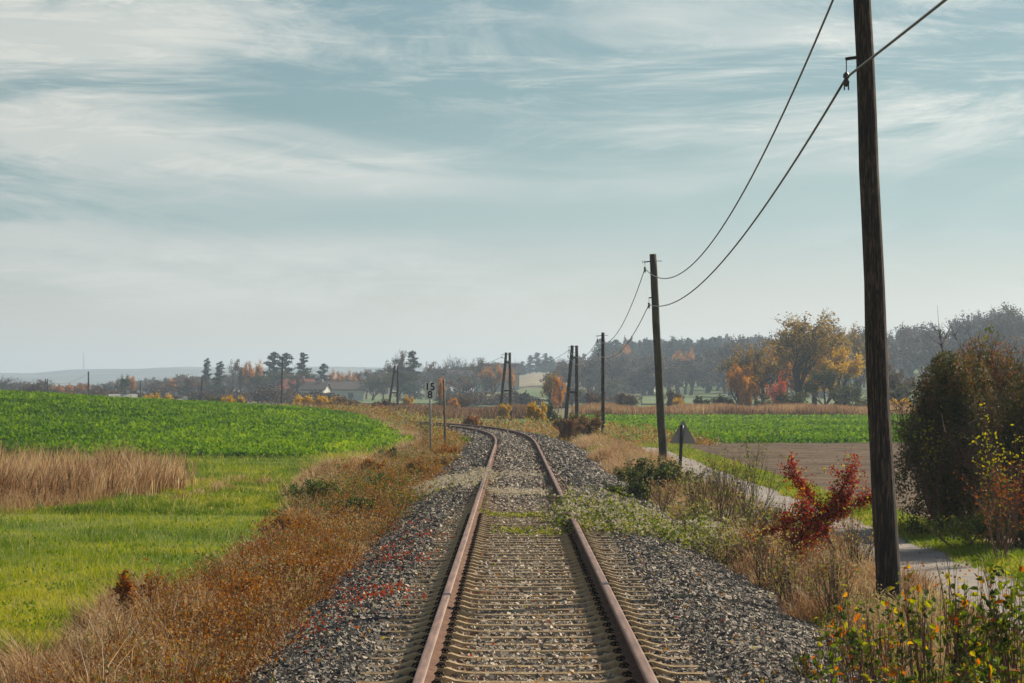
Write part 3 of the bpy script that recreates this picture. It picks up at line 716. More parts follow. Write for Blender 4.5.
for (x, y, r, h, c) in tus:
    if x > 3.3 and y < 29.5: h *= .62
    c = int(c); th = rng.random(c)*2*pi; rr = r*np.sqrt(rng.random(c))
    X = x+rr*np.cos(th); Y = y+rr*np.sin(th)*1.5
    blades(mb, P3(X, Y), h*(1-.5*rr/r)*(.45+.75*rng.random(c))*(.6+.7*rng.random()), .006+.00011*Y, .25+.6*rng.random(c), np.clip(.52+rng.normal()*.12+rng.normal(size=c)*.18, 0, 1))
stuff('dry_verge_grass', mb, 'straw', 'pale straw-coloured tussocks along both sides of the track', 'grass')

# -- reeds
mb = MB()
n = 60000; Y = 263+16*rng.random(n); u = 60+560*rng.random(n); X = u*Y/F; k = X > C(Y)+8; X = X[k]; Y = Y[k]; n = len(X)
h = .85+.9*fnoise(X, Y*0, 3.5, 71)
blades(mb, P3(X, Y), h*(.5+.6*rng.random(n)), .06, .2, np.clip(.42+(fnoise(X, Y, 5, 72)-.5)*1.0+rng.normal(size=n)*.15, 0, 1))
n = 42000; Y = 250+45*rng.random(n); X = (-230+250*rng.random(n))*Y/F; k = X < 40; X = X[k]; Y = Y[k]
blades(mb, P3(X, Y), (.5+1.0*fnoise(X, Y*0, 3, 73))*(.5+.7*rng.random(len(X))), .05, .25, np.clip(.22+(fnoise(X, Y, 5, 74)-.5)*.9+rng.normal(size=len(X))*.15, 0, 1))
stuff('reed_strip', mb, 'straw', 'rusty dry reed strip beyond the crop fields', 'reeds')

# -- verge herbs
mb = MB()
def herbs(n, a, b, p, dfn, hmax, ls, tfn, upw=.5, hfn=None):
    Y = Ys(n, a, b, p); s = rng.random(n); d = dfn(Y, s); X = C(Y)+d
    hh = np.clip((fnoise(X, Y, .55, 81)-.3)*2.2, 0, 1.4)
    z = rng.random(n)**1.2*hmax*(.2+1.5*hh)*(np.sin(pi*np.clip(s, .06, .94))**.5)
    leaves(mb, P3(X, Y, .02)+np.stack([0*z, 0*z, z], 1), rand_dir(n, upw), ls*(.7+1.1*rng.random(n))*(1+Y/120), ls*.42*(1+Y/120), tfn(X, Y, s, z), .2)
def t_left(X, Y, s, z):
    n = len(X); a = fnoise(X, Y, 1.0, 83); b = fnoise(X, Y, 3.5, 84)
    t = .675+(a-.5)*.60+(b-.5)*.45+rng.normal(size=n)*.04
    g = (fnoise(X, Y, .7, 86) > .66-.20*sm(46, 60, Y)*(Y < 100)) & (rng.random(n) < .8); t[g] = .10+.22*rng.random(g.sum())
    t = np.where((t > .85) & (rng.random(n) < .93), .80, t)
    r = (rng.random(n) < .012); t[r] = .93
    return np.clip(t, 0, 1)
left = lambda Y, s: (-1.85-.38*(1-sm(24, 46, Y))-.35*(fnoise(Y, Y*0, 1.5, 79)-.5)*2)*s+(dL(Y)+.15)*(1-s)
herbs(190000, 17, 70, 1.0, left, .30, .024, t_left)
herbs(80000, 55, 125, .8, left, .45, .034, t_left)
herbs(30000, 110, 190, .3, left, .50, .05, lambda X, Y, s, z: np.clip(.60+(fnoise(X, Y, 3, 85)-.5)*.7+rng.normal(size=len(X))*.12-.3*(rng.random(len(X)) < .2), 0, .85))
right = lambda Y, s: 2.75*(1-s)+4.55*s
def t_right(X, Y, s, z):
    n = len(X); b = fnoise(X, Y, 1.6, 87); t = .50+(b-.5)*.9+rng.normal(size=n)*.05
    t = np.where(t > .5, .46+.5*(t-.5), t); return np.clip(t, 0, .85)
herbs(90000, 17, 60, 1.0, right, .30, .024, t_right)
herbs(30000, 50, 130, 1.0, right, .34, .04, t_right)
herbs(24000, 125, 245, .3, lambda Y, s: 3.0+6.5*s, .55, .07, lambda X, Y, s, z: np.clip(.56+(fnoise(X, Y, 4, 88)-.5)*.6+rng.normal(size=len(X))*.1-.3*(rng.random(len(X)) < .25), 0, .9))
nc = 900; Yc = Ys(nc, 17.5, 105, 1.0); Xc = C(Yc)+left(Yc, rng.random(nc)*.9+.05)
for xc, yc in zip(Xc, Yc):
    hc = (.16+.50*rng.random()**1.6)*(1+.3*(yc > 45)); ns = 16; P = P3(xc+rng.normal(size=ns)*.07, yc+rng.normal(size=ns)*.12)
    D = rand_dir(ns, 1.6); Ls = hc*(.6+.5*rng.random(ns)); segs_mesh(mb, P, P+D*Ls[:, None], np.full(ns, .004), np.full(ns, .0015), 3, .62+.2*rng.random(ns))
    j = rng.integers(0, ns, 130); f = .25+.8*rng.random(130); Q = P[j]+D[j]*(Ls[j]*f)[:, None]+rng.normal(size=(130, 3))*.03
    tt = rng.choice([.56, .62, .66, .70, .74, .78, .50, .54, .24] if yc < 46 else [.10, .16, .22, .30, .52, .60, .66, .72]); 
    leaves(mb, Q, rand_dir(130, .2), .030*(1+yc/120), .015*(1+yc/120), np.clip(tt+rng.normal(size=130)*.025, 0, .84), .2)
# thin dry stems standing out of the herbs
n = 12000; Y = Ys(n, 17, 85, 1.0); X = C(Y)+left(Y, rng.random(n))
P = P3(X, Y); D = rand_dir(n, 2.2); Ls = .12+.34*rng.random(n)**1.5
segs_mesh(mb, P, P+D*Ls[:, None], np.full(n, .003), np.full(n, .0015), 3, .50+.26*rng.random(n))
leaves(mb, P+D*(Ls*rng.random(n))[:, None], rand_dir(n, .5), .05, .03, .70+.2*rng.random(n))
stuff('verge_herbs', mb, 'autumn', 'rust, ochre and olive autumn herbs covering the verges', 'weeds')
# fallen red leaves on the left ballast
mb = MB()
cen = [(X, Y, r, c) for X, Y, r, c in ((-1.45, 27.5, .30, 240), (-1.75, 25.4, .28, 160), (-1.3, 29.0, .22, 180), (-1.4, 34.5, .34, 300), (-1.15, 40, .3, 160), (-1.6, 37.5, .25, 110), (-2.05, 23.8, .25, 110), (-1.5, 44, .3, 110), (-1.2, 66, .5, 120), (-1.6, 78, .5, 130), (-.35, 28.5, .12, 22), (-2.0, 30.5, .4, 130))]
for x, y, r, c in cen:
    c = int(c*.45); r *= 1.5
    X = x+rng.normal(size=c)*r*.55; Y = y+rng.normal(size=c)*r*1.5
    leaves(mb, np.stack([X, Y, bal_z(X-.15)+.05+.02*rng.random(c)], 1), rand_dir(c, .15), .04, .028, .86+.14*rng.random(c), .15)
c = 2200; Y = Ys(c, 17, 95, .8); d = -2.4+4.6*rng.random(c)
x_, y_ = along(Y, d)
leaves(mb, np.stack([x_, y_, bal_z(d)+.05], 1), rand_dir(c, .15), .035, .025, rng.choice([.38, .5, .56, .62, .68, .74, .8, .95], c), .15)
c = 1500; Y = Ys(c, 24, 110, .9); X = C(Y)+PA+(PB-PA)*rng.random(c)**.7-.15
k = rng.random(c) < .3+.7*(np.abs((X-C(Y)-PA+.15)/(PB-PA)-.5) > .36); X = X[k]; Y = Y[k]; c = len(X)
leaves(mb, P3(X, Y, .075), rand_dir(c, .1), .05, .035, rng.choice([.5, .56, .62, .66, .72, .78], c), .1)
stuff('fallen_leaves', mb, 'autumn', 'bright red and orange fallen leaves lying on the ballast and the path', 'leaves')

# -- creeping vines crossing the track (traveller's joy with fluffy seed heads)
def vine(label, pts, spread, n, hgt, fl, tlo, thi, ls=.045, seed=0):
    """pts: list of (d, Y) along which the creeper runs"""
    rr = np.random.default_rng(seed); pts = np.array(pts, float)
    o = np.array([C(pts[0][1])+pts[0][0], pts[0][1], float(bal_z(pts[0][0]))])
    root = thing('creeping_vine', label, 'vine', o, 0, 'creeping vines over the track')
    def place(m, jit=1.0):
        t = rr.random(m)*(len(pts)-1); i = t.astype(int); f = (t-i)[:, None]
        q = pts[i]*(1-f)+pts[i+1]*f+np.stack([rr.normal(size=m)*spread[0], rr.normal(size=m)*spread[1]], 1)*jit
        x, y = along(q[:, 1], q[:, 0]); 
        rl = .10*np.exp(-((np.abs(q[:, 0])-.75)/.12)**2)
        g = np.where(q[:, 0] > 3, G(x, y), bal_z(q[:, 0]))
        z = g+.05+rl+rr.random(m)*hgt*np.clip((fnoise(x, y, .7, 91)-.25)*2.4, .08, 1.3)
        return np.stack([x, y, z], 1)-o
    mb = MB(); P = place(n); leaves(mb, P, rand_dir(n, .5), ls, ls*.75, tlo+(thi-tlo)*rr.random(n), .2)
    link('foliage', mb.mesh('foliage'), 'autumn', root)
    mb = MB(); m = max(60, n//40); P = place(m); Q = P+np.stack([rr.normal(size=m)*.18, rr.normal(size=m)*.25, -.02+rr.random(m)*.05], 1)
    segs_mesh(mb, P, Q, np.full(m, .004), np.full(m, .003), 4); link('stems', mb.mesh('stems'), 'stem', root)
    if fl:
        mb = MB(); P = place(fl, .8)+np.array([0, 0, .03]); P = np.repeat(P, 14, 0)
        leaves(mb, P, rand_dir(len(P), .3), .035, .013, rng.random(len(P)), .1)
        link('seed_heads', mb.mesh('seed_heads'), 'fluff', root)
    return root
vine('yellow-green creeper smothering the right rail and the ballast beside it', [(.75, 44), (1.2, 43.5), (1.9, 42), (2.6, 41), (2.9, 40)], (.22, 1.5), 13000, .46, 2200, .12, .46, .045, 1)
vine('thin line of yellow creeper crossing the sleepers between the rails', [(-.62, 47), (-.2, 46.4), (.3, 46.2), (.7, 45)], (.07, .35), 900, .05, 0, .26, .46, .045, 2)
vine('sparse green creeper between the rails nearest the camera', [(-.3, 41.5), (.1, 41), (.7, 40.2)], (.15, .5), 420, .05, 0, .2, .45, .045, 12)
vine('cream fluffy creeper lying between the rails', [(-.6, 57), (0, 56.5), (.6, 57)], (.1, 1.0), 300, .06, 300, .3, .6, .04, 3)
vine('second cream fluffy creeper farther along between the rails', [(-.5, 69), (.1, 68), (.6, 67)], (.1, 1.4), 200, .06, 230, .3, .6, .04, 13)
vine('cream fluffy creeper spilling over the ballast left of the left rail', [(-2.6, 62), (-1.8, 63), (-1.0, 64), (-.8, 66)], (.2, 3.0), 1500, .14, 1300, .25, .62, .045, 4)
vine('olive creeper with pale seed heads at the foot of the bare twigs', [(3.0, 47), (3.7, 46), (4.2, 44)], (.3, 2.0), 5200, .40, 800, .08, .42, .05, 5)

# ------------------------------------------------------------------ woody plants
def grow(rr, p, d, L, r, lev, maxlev, segs, tips, k=3, spread=.6, up=.15, ratio=.72, wig=.12, nseg=3):
    pts = [p]
    for s in range(nseg):
        d = d+rr.normal(size=3)*wig; d[2] += up*.3; d = d/np.linalg.norm(d)
        q = p+d*L/nseg; r2 = r*(1-.30/nseg)
        segs.append((p, q, r, r2, lev)); p = q; r = r2; pts.append(p)
    if lev == maxlev: tips.append((pts[0], pts[-1])); return
    for c in range(k):
        ax = rr.normal(size=3); ax -= d*np.dot(ax, d); ax /= np.linalg.norm(ax)+1e-9
        a = spread*(.6+.8*rr.random()); nd_ = d*cos(a)+ax*sin(a); nd_[2] += up; nd_ /= np.linalg.norm(nd_)
        st = pts[-1] if c == 0 else pts[rr.integers(1, nseg+1)]
        grow(rr, st, nd_, L*ratio*(.75+.5*rr.random()), r*(.62 if c else .75), lev+1, maxlev, segs, tips, k, spread, up, ratio, wig, nseg)

PROTO = {}
def finish(segs, tips, H, Wd):
    A = np.array([s[0] for s in segs]); B = np.array([s[1] for s in segs]); R0 = np.array([s[2] for s in segs]); R1 = np.array([s[3] for s in segs]); lv = np.array([s[4] for s in segs])
    T0 = np.array([t[0] for t in tips]); T1 = np.array([t[1] for t in tips])
    top = max(B[:, 2].max(), 1e-6); w = np.percentile(np.abs(np.concatenate([T1[:, :2].ravel()])), 97)
    sc = np.array([Wd/2/w, Wd/2/w, H/top])
    return A*sc, B*sc, R0, R1, lv, T0*sc, T1*sc
def broad(name, H, Wd, nl, ls, leafm, seed, maxlev=4, k=3, trunk=.22, spread=.62, bare=False, mult=1, lev_t=(0., 1.), clump=.24, trunk_r=.035):
    rr = np.random.default_rng(seed); segs = []; tips = []
    if mult == 1:
        p = np.array([0, 0, 0.]); q = np.array([.02*rr.normal(), .02*rr.normal(), trunk])
        segs.append((p, q, trunk_r*1.2, trunk_r, 0)); starts = [(q, np.array([rr.normal()*.5, rr.normal()*.5, 1.])) for _ in range(3)]+[(q, np.array([0, 0, 1.]))]
    else: starts = [(np.array([rr.normal()*.05, rr.normal()*.05, 0.]), np.array([rr.normal()*.5, rr.normal()*.5, 1.])) for _ in range(mult)]
    for q, d in starts: grow(rr, q, d/np.linalg.norm(d), .30, trunk_r*.6, 1, maxlev, segs, tips, k, spread)
    A, B, R0, R1, lv, T0, T1 = finish(segs, tips, H, Wd)
    wood = MB(); big = lv < maxlev if bare else lv < maxlev
    Rs = H*.9
    segs_mesh(wood, A[big], B[big], R0[big]*Rs, R1[big]*Rs, 5)
    tw = MB()
    if bare:
        fine = ~big; segs_mesh(tw, A[fine], B[fine], np.full(fine.sum(), H*.0022), np.full(fine.sum(), H*.0010), 3, rr.random(fine.sum()))
        m = len(T0)*4; i = rr.integers(0, len(T0), m); f = rr.random(m)[:, None]; P = T0[i]*(1-f)+T1[i]*f
        D = norm(norm(T1[i]-T0[i])+rr.normal(size=(m, 3))*.6+np.array([0, 0, .2]))
        segs_mesh(tw, P, P+D*H*(.03+.05*rr.random((m, 1))), np.full(m, H*.0013), np.full(m, H*.0006), 3, rr.random(m))
    i = rr.integers(0, len(T0), nl); f = rr.random(nl)[:, None]*1.15
    ct = rr.random(len(T0))
    keep = rr.random(len(T0)) > .18; i = i[keep[i]]; f = f[:len(i)]; n2 = len(i)
    P = T0[i]*(1-f)+T1[i]*f+rr.normal(size=(n2, 3))*np.linalg.norm(T1-T0, axis=1).mean()*clump
    P[:, 2] = np.maximum(P[:, 2], .02*H)
    t = np.clip(lev_t[0]+(lev_t[1]-lev_t[0])*(ct[i]*.6+rr.random(n2)*.4), 0, 1)
    lf = MB(); leaves(lf, P, rand_dir(n2, 0, rr), ls*(.6+.8*rr.random(n2)), ls*.7, t, .2)
    if bare: lf = tw if nl == 0 else lf
    PROTO[name] = dict(H=H, W=Wd, wood=wood, leaf=lf, twigs=tw if bare and nl else None, m=leafm)
def conifer(name, H, Wd, n_br, n_lf, ls, seed, power=.9, base=.08, irregular=.25, top=1.0, leafm='conifer'):
    rr = np.random.default_rng(seed); wood = MB(); lf = MB()
    wood.tube([(0, 0, 0), (0, 0, H*.5), (0, 0, H)], [H*.022, H*.013, H*.002], 6)
    P_, D_, T_ = [], [], []
    for i in range(n_br):
        f = base+(1-base)*(i+rr.random())/n_br; z = f*H
        L = Wd/2*((1-f)**power*top+.03)*(1-irregular/2+irregular*rr.normal())
        if power < .5: L = Wd/2*(sin(pi*min(1, (f-base)/(1-base)*.9+.1))**.6)*(.7+irregular*rr.normal())
        L = max(L, .05*Wd); a = rr.random()*2*pi; dr = np.array([cos(a), sin(a), -.18+.35*f])
        q = np.array([0, 0, z])+dr*L; segs_mesh(wood, [[0, 0, z]], [q], [H*.005], [H*.001], 3)
        m = int(n_lf/n_br*(.3+1.4*L/(Wd/2))); g = rr.random(m)[:, None]**.7
        pts = np.array([[0, 0, z]])*(1-g)+q*g+rr.normal(size=(m, 3))*np.array([.10, .10, .05])*L*.9+np.array([0, 0, -.04*L])
        P_.append(pts); D_.append(norm(np.tile(dr, (m, 1))+rr.normal(size=(m, 3))*.7+np.array([0, 0, -.2]))); T_.append(np.clip(.5*rr.random()+.6*rr.random(m), 0, 1))
    P_ = np.concatenate(P_); leaves(lf, P_, np.concatenate(D_), ls*(.6+.8*rr.random(len(P_))), ls*.45, np.concatenate(T_), .15)
    PROTO[name] = dict(H=H, W=Wd, wood=wood, leaf=lf, twigs=None, m=leafm)
conifer('spruce', 12, 4.6, 90, 4200, .42, 1); conifer('spruce_thin', 12, 3.2, 80, 3200, .38, 2, .7, irregular=.4)
conifer('fir_broad', 12, 6.5, 90, 5200, .45, 3, .6, .10, .45); conifer('pine', 12, 7.5, 60, 3600, .5, 4, .3, .35, .35)
broad('oak_brown', 11, 9, 5200, .34, 'brown', 5); broad('oak_olive', 11, 9, 5600, .34, 'olive', 6)
broad('oak_orange', 11, 9, 5200, .36, 'orange', 7); broad('oak_yellow', 11, 10, 6500, .32, 'yellow', 8, lev_t=(0, .8))
broad('bare', 11, 9, 0, .3, 'graytwig', 9, maxlev=5, bare=True); broad('bare_few', 12, 10, 6500, .28, 'ochre', 10, maxlev=5, bare=True, lev_t=(.2, .8), spread=.7)
broad('tall_brown', 12, 6, 5200, .34, 'brown', 11, spread=.45); broad('tall_olive', 12, 6, 5200, .34, 'olive', 12, spread=.45)
broad('shrub_brown', 3, 4, 4000, .18, 'brown', 13, mult=6, trunk_r=.02); broad('shrub_olive', 3, 4, 4500, .18, 'olive', 14, mult=6, trunk_r=.02)
broad('shrub_yellow', 3, 4, 7500, .22, 'yellow', 15, mult=7, trunk_r=.02); broad('shrub_orange', 3, 3, 3600, .18, 'orange', 16, mult=6, trunk_r=.02)
broad('red_tree', 6, 4, 3000, .22, 'redorange', 17, mult=3, trunk_r=.02, lev_t=(.1, 1))
MESH = {}
def proto_mesh(name):
    if name not in MESH:
        p = PROTO[name]; w = p['wood'].mesh(name+'_wood'); w.materials.append(M['bark'])
        l = p['leaf'].mesh(name+'_crown'); l.materials.append(M[p['m']]); t = None
        if p['twigs']: t = p['twigs'].mesh(name+'_twigs'); t.materials.append(M['graytwig'])
        MESH[name] = (w, l, t)
    return MESH[name]
def place_tree(kind, x, yt, wpx, Y, label, yb=None, rot=None, group='trees and shrubs beyond the fields'):
    X = WX(x, Y); zb = float(G(X, Y))-.15
    top = CAMZ+(HY-yt)*Y/F
    H = max(top-zb, .8); p = PROTO[kind]; shr = kind.startswith('shrub')
    root = thing('shrub' if shr else ('conifer_tree' if kind[:3] in ('spr', 'fir', 'pin') else 'broadleaf_tree'), label, 'shrub' if shr else 'tree', (X, Y, zb), rng.random()*6.28 if rot is None else rot, group)
    s = (wpx*Y/F)/p['W']*(1.45 if p['m'] == 'conifer' else 1.12); root.scale = (s, s, H/p['H']*1.04)
    w, l, t = proto_mesh(kind)
    link('stems' if shr else 'trunk', w, None, root); link('foliage' if shr else 'crown', l, None, root)
    if t: link('twigs', t, None, root)
    return root
T = place_tree
# ---- left and centre, around the village (x, top row, width in px, distance)
T('bare', 8, 376, 40, 620, 'greyish bare tree at the very left edge of the horizon')
T('oak_brown', 36, 381, 30, 600, 'low brown tree just left of the short double-legged pole')
T('oak_orange', 62, 384, 18, 560, 'small orange tree right of the short double-legged pole')
T('oak_olive', 76, 384, 26, 640, 'olive tree beneath the distant radio mast')
T('oak_orange', 83, 383, 12, 600, 'tiny orange tree against the thin pole at left')
T('bare', 102, 383, 30, 600, 'bare grey tree behind the small white house')
T('oak_olive', 122, 376.5, 19, 560, 'round dark tree left of the thin pole above the crop')
PROTO['oak_olive']
T('oak_orange', 133, 376, 12, 580, 'narrow orange-brown tree beside the round dark tree')
T('bare', 150, 384, 30, 600, 'greyish bare tree between the thin pole and the brown wood')
T('oak_brown', 158, 381, 24, 640, 'brown tree left of the orange-topped wood')
T('oak_orange', 173, 379, 13, 600, 'orange tree at the left end of the brown wood')
T('oak_brown', 184, 379, 34, 590, 'wide brown tree left of the narrow spruces')
T('bare', 196, 380, 24, 600, 'bare tree directly left of the narrow spruces')
T('spruce_thin', 207, 360.5, 12, 640, 'narrow dark spruce, left one of two, behind the slim pole')
T('spruce_thin', 220, 363.5, 15, 640, 'thin ragged spruce, right one of two, behind the slim pole')
T('bare', 232, 374, 26, 650, 'bare brown tree between the ragged spruce and the golden tree')
T('oak_brown', 240, 362, 20, 620, 'reddish brown tree at the left shoulder of the golden tree')
T('oak_orange', 252, 361.5, 17, 610, 'golden orange-topped tree left of the tall conifer pair')
T('oak_olive', 254, 374, 24, 600, 'low dark tree under the golden tree')
T('fir_broad', 273, 354.5, 25, 650, 'tall dark broad conifer, left of the pair')
T('fir_broad', 285, 355.5, 25, 655, 'tall dark broad conifer, right of the pair, behind the slim pole')
T('oak_olive', 278, 371, 40, 640, 'dark evergreen mass at the foot of the conifer pair')
T('spruce', 304, 354.5, 22, 650, 'tall pointed spruce right of the red roof')
T('oak_olive', 302, 371, 24, 645, 'dark bushy tree at the foot of the pointed spruce')
T('fir_broad', 323, 365.5, 17, 660, 'shorter rounded conifer right of the pointed spruce')
T('oak_brown', 296, 376, 14, 600, 'brown tree between the red roof and the pointed spruce')
T('oak_orange', 336, 371, 16, 690, 'pale orange-brown tree behind the white house')
T('bare', 345, 377, 26, 640, 'bare grey tree in front of the white house')
T('oak_orange', 352, 372, 15, 690, 'orange treetop right of the white house')
T('oak_brown', 366, 371, 20, 660, 'brown tree left of the pole by the kilometre board')
T('oak_olive', 372, 378, 34, 620, 'low dark green tree left of the pole by the kilometre board')
T('oak_brown', 384, 375, 20, 630, 'low brown tree touching the pole by the kilometre board')
T('oak_brown', 399, 354, 22, 610, 'tall brown-orange tree behind the pole by the kilometre board')
T('fir_broad', 413, 353.5, 18, 600, 'tall dark olive tree left of the kilometre board')
T('oak_olive', 397, 370, 38, 600, 'dark undergrowth tree below the tall brown-orange tree')
T('bare', 427, 372, 26, 640, 'grey bare tree right behind the kilometre board')
T('oak_orange', 440, 377, 9, 300, 'small bright orange crown beside the wooden post top')
T('oak_brown', 436, 364, 26, 720, 'hazy brown tree left of the long dark roof')
T('bare', 456, 355, 26, 760, 'bare tree rising above the long dark roof')
T('bare', 447, 368, 36, 700, 'wide bare hedge tree before the long dark roof')
T('bare', 470, 368, 36, 660, 'wide grey bare tree right of the long dark roof')
T('oak_brown', 462, 378, 30, 560, 'low brown tree below the long dark roof')
T('oak_brown', 484, 360, 22, 720, 'hazy reddish brown tree left of the dark house roof')
T('bare', 486, 372, 26, 520, 'bare dark-trunked tree left of the orange tree')
T('oak_orange', 493, 366, 22, 560, 'bright orange tree left of the pole at the bend')
T('oak_orange', 512, 369, 15, 570, 'bright orange tree right of the pole at the bend')
T('bare', 516, 360, 16, 760, 'hazy bare tree left of the far conifer row')
for i, (x, yt, w) in enumerate(((522, 362, 7), (530, 356, 9), (537, 353.5, 10), (545, 354, 10), (551, 357, 8))):
    T('spruce' if i % 2 else 'fir_broad', x, yt, w*1.3, 1130, ['smallest spruce at the left end of the far conifer row', 'second conifer from the left in the far conifer row', 'tallest middle spruce of the far conifer row', 'fourth conifer from the left in the far conifer row', 'last conifer at the right end of the far conifer row'][i], group='far conifers on the ridge')
T('bare', 562, 357, 14, 1000, 'hazy bare tree right of the far conifer row')
T('bare_few', 549, 373, 22, 330, 'bare-twigged tree with some orange leaves left of the bush pole')
T('shrub_orange', 559, 379, 12, 325, 'orange leafy shrub against the bare-twigged tree')
T('bare', 583, 358, 14, 900, 'bare hazy tree between the bush pole and the slim dark pole')
T('bare', 590, 372, 36, 620, 'wide bare tree behind the slim dark pole')
T('oak_orange', 628, 345, 17, 900, 'pale golden crown standing above the wood right of the slim dark pole')
T('bare', 572, 385, 36, 420, 'low grey bare tree behind the bush pole')
T('shrub_brown', 596, 393, 28, 330, 'brown shrub just left of the slim dark pole')
T('shrub_brown', 619, 393, 30, 330, 'brown shrub just right of the slim dark pole')
T('shrub_olive', 611, 378, 30, 640, 'dark green shrub beside the small white cottage')
T('shrub_brown', 670, 391, 22, 300, 'brown shrub right of the greenish leaning pole')
T('shrub_olive', 697, 396, 26, 300, 'low dark shrub left of the amber tree')
T('shrub_yellow', 677, 399, 12, 290, 'small yellow shrub behind the sign in the reeds')
T('shrub_yellow', 303, 397, 20, 265, 'left of two bright yellow shrubs above the crop crest')
T('shrub_yellow', 318, 397, 18, 265, 'right of two bright yellow shrubs above the crop crest')
T('shrub_yellow', 332, 398, 20, 268, 'olive-yellow shrub right of the two bright yellow shrubs')
T('shrub_yellow', 232, 397, 20, 275, 'dull yellow shrub behind the crest under the golden tree')
T('shrub_olive', 240, 398, 14, 262, 'dark olive shrub behind the crest under the golden tree')
T('shrub_olive', 212, 396, 30, 300, 'olive shrub behind the crest right of the slim pole')
T('shrub_yellow', 157, 395, 26, 300, 'mustard shrub behind the crest right of the thin pole')
T('shrub_orange', 71, 394, 10, 300, 'small orange shrub behind the crest under the radio mast')
T('shrub_yellow', 408, 397, 9, 300, 'small bright yellow tree just right of the pole by the kilometre board')
T('shrub_brown', 350, 398, 44, 262, 'wide brown shrub right of the yellow shrubs')
T('shrub_brown', 378, 400, 34, 262, 'brown shrub left of the pole by the kilometre board')
T('shrub_olive', 445, 399, 22, 280, 'greyish olive shrub behind the wooden post')
T('shrub_brown', 468, 397, 22, 330, 'reddish brown shrub behind the rust-coloured round bush')
T('shrub_orange', 453, 399, 12, 300, 'orange-tinted shrub between post and rust-coloured bush')
T('shrub_yellow', 536, 404, 16, 185, 'yellow-green shrub right of the pole at the bend, left half')
T('shrub_olive', 549, 402, 20, 190, 'olive-yellow shrub between the bend pole and the bush pole')
T('shrub_yellow', 505, 405, 10, 232, 'sparse yellow shrub at the foot of the pole at the bend')
# right-hand group beyond the crop
T('oak_orange', 738, 364, 32, 296, 'amber-orange tree at the left end of the tree group', rot=1.0)
T('shrub_orange', 747, 378, 20, 290, 'low amber shrub at the foot of the amber-orange tree')
T('bare_few', 757, 345, 50, 305, 'large thinly leaved brown tree between the amber tree and the big oak')
T('oak_brown', 764, 362, 46, 312, 'dense brown tree behind the large thinly leaved tree')
T('bare_few', 797, 315, 96, 300, 'biggest oak with dark limbs and scattered yellow leaves')
T('bare_few', 815, 326, 64, 310, 'second big dark-limbed oak standing behind the biggest oak')
T('oak_orange', 800, 350, 60, 318, 'golden undergrowth tree seen through the biggest oak')
T('red_tree', 779, 375, 19, 286, 'small red-orange tree standing in front of the big oak')
T('oak_yellow', 842, 348, 76, 298, 'wide golden-yellow tree left of the tall dark pole')
T('oak_olive', 823, 368, 44, 290, 'round dull olive tree before the golden-yellow tree')
T('shrub_olive', 788, 392, 60, 284, 'dark low shrub under the biggest oak')
T('shrub_olive', 852, 385, 52, 286, 'dark green low shrub under the golden-yellow tree')
T('oak_brown', 894, 368, 40, 292, 'brown leafy tree just right of the tall dark pole')
T('shrub_olive', 905, 384, 40, 288, 'olive shrub low down right of the tall dark pole')
T('shrub_yellow', 900, 400, 24, 276, 'pale yellow-green shrub in the reeds right of the tall dark pole')
T('shrub_brown', 716, 396, 30, 292, 'brown shrub in the reeds left of the amber-orange tree')
T('bare_few', 858, 327, 40, 420, 'thin tree with clustered yellow tops left behind the tall dark pole')
T('oak_orange', 682, 350, 20, 760, 'orange tree standing out of the pine hillside')

# ---- the wooded hillside (one mass)
def forest(name, label, items, m):
    mb = MB()
    for kind, x, Y, H, Wd, frac, tb in items:
        p = PROTO[kind]; L = p['leaf']; V = np.concatenate(L.V).reshape(-1, 4, 3) if p['m'] != 'graytwig' else None
        X = WX(x, Y); zb = float(G(X, Y)); a = rng.random()*6.28; ca, sa = cos(a), sin(a)
        R = np.array([[ca, -sa, 0], [sa, ca, 0], [0, 0, 1]])
        sc = np.array([Wd/p['W'], Wd/p['W'], H/p['H']])
        if V is not None:
            kk = rng.random(len(V)) < frac; Vs = V[kk]; T_ = np.concatenate(L.T).reshape(-1, 4)[kk]
            c = Vs.mean(1, keepdims=True); Q = Vs-c; Q *= (.00036*Y+.12)/np.linalg.norm(Q, axis=2).max()
            Vs = (c*sc+Q) @ R.T+np.array([X, Y, zb]); n = len(Vs)
            mb.add(Vs.reshape(-1, 3), [np.arange(n)[:, None]*4+np.arange(4)[None]], np.clip(T_.ravel()*.6+tb, 0, 1))
        Wv = np.concatenate(p['wood'].V); Wf = np.concatenate(p['wood'].F[4])
        if len(Wv) < 9000:
            mb.add((Wv*sc) @ R.T+np.array([X, Y, zb]), [Wf], .15)
    return tag(link(name, mb.mesh(name), m), label, 'wood', None, 'stuff')
M['forest_dark'] = tint_mat('pinewood', [(0, (.012, .022, .014)), (.5, (.03, .05, .028)), (.8, (.07, .06, .035)), (1, (.13, .075, .03))], .1)
M['forest_brown'] = tint_mat('bare_wood', [(0, (.035, .028, .022)), (.4, (.075, .055, .042)), (.7, (.12, .075, .045)), (1, (.22, .12, .04))], .1)
it = []
for i in range(150):
    x = 600+165*rng.random(); Y = 860+420*rng.random()
    it.append((rng.choice(['pine', 'oak_olive', 'fir_broad', 'tall_olive']), x, Y, 8+5*rng.random(), 6+5*rng.random(), .6, .4*(rng.random() < .2)))
forest('pine_wood', 'dark hazy pine wood on the hill behind the leaning pole', it, 'forest_dark')
it = []
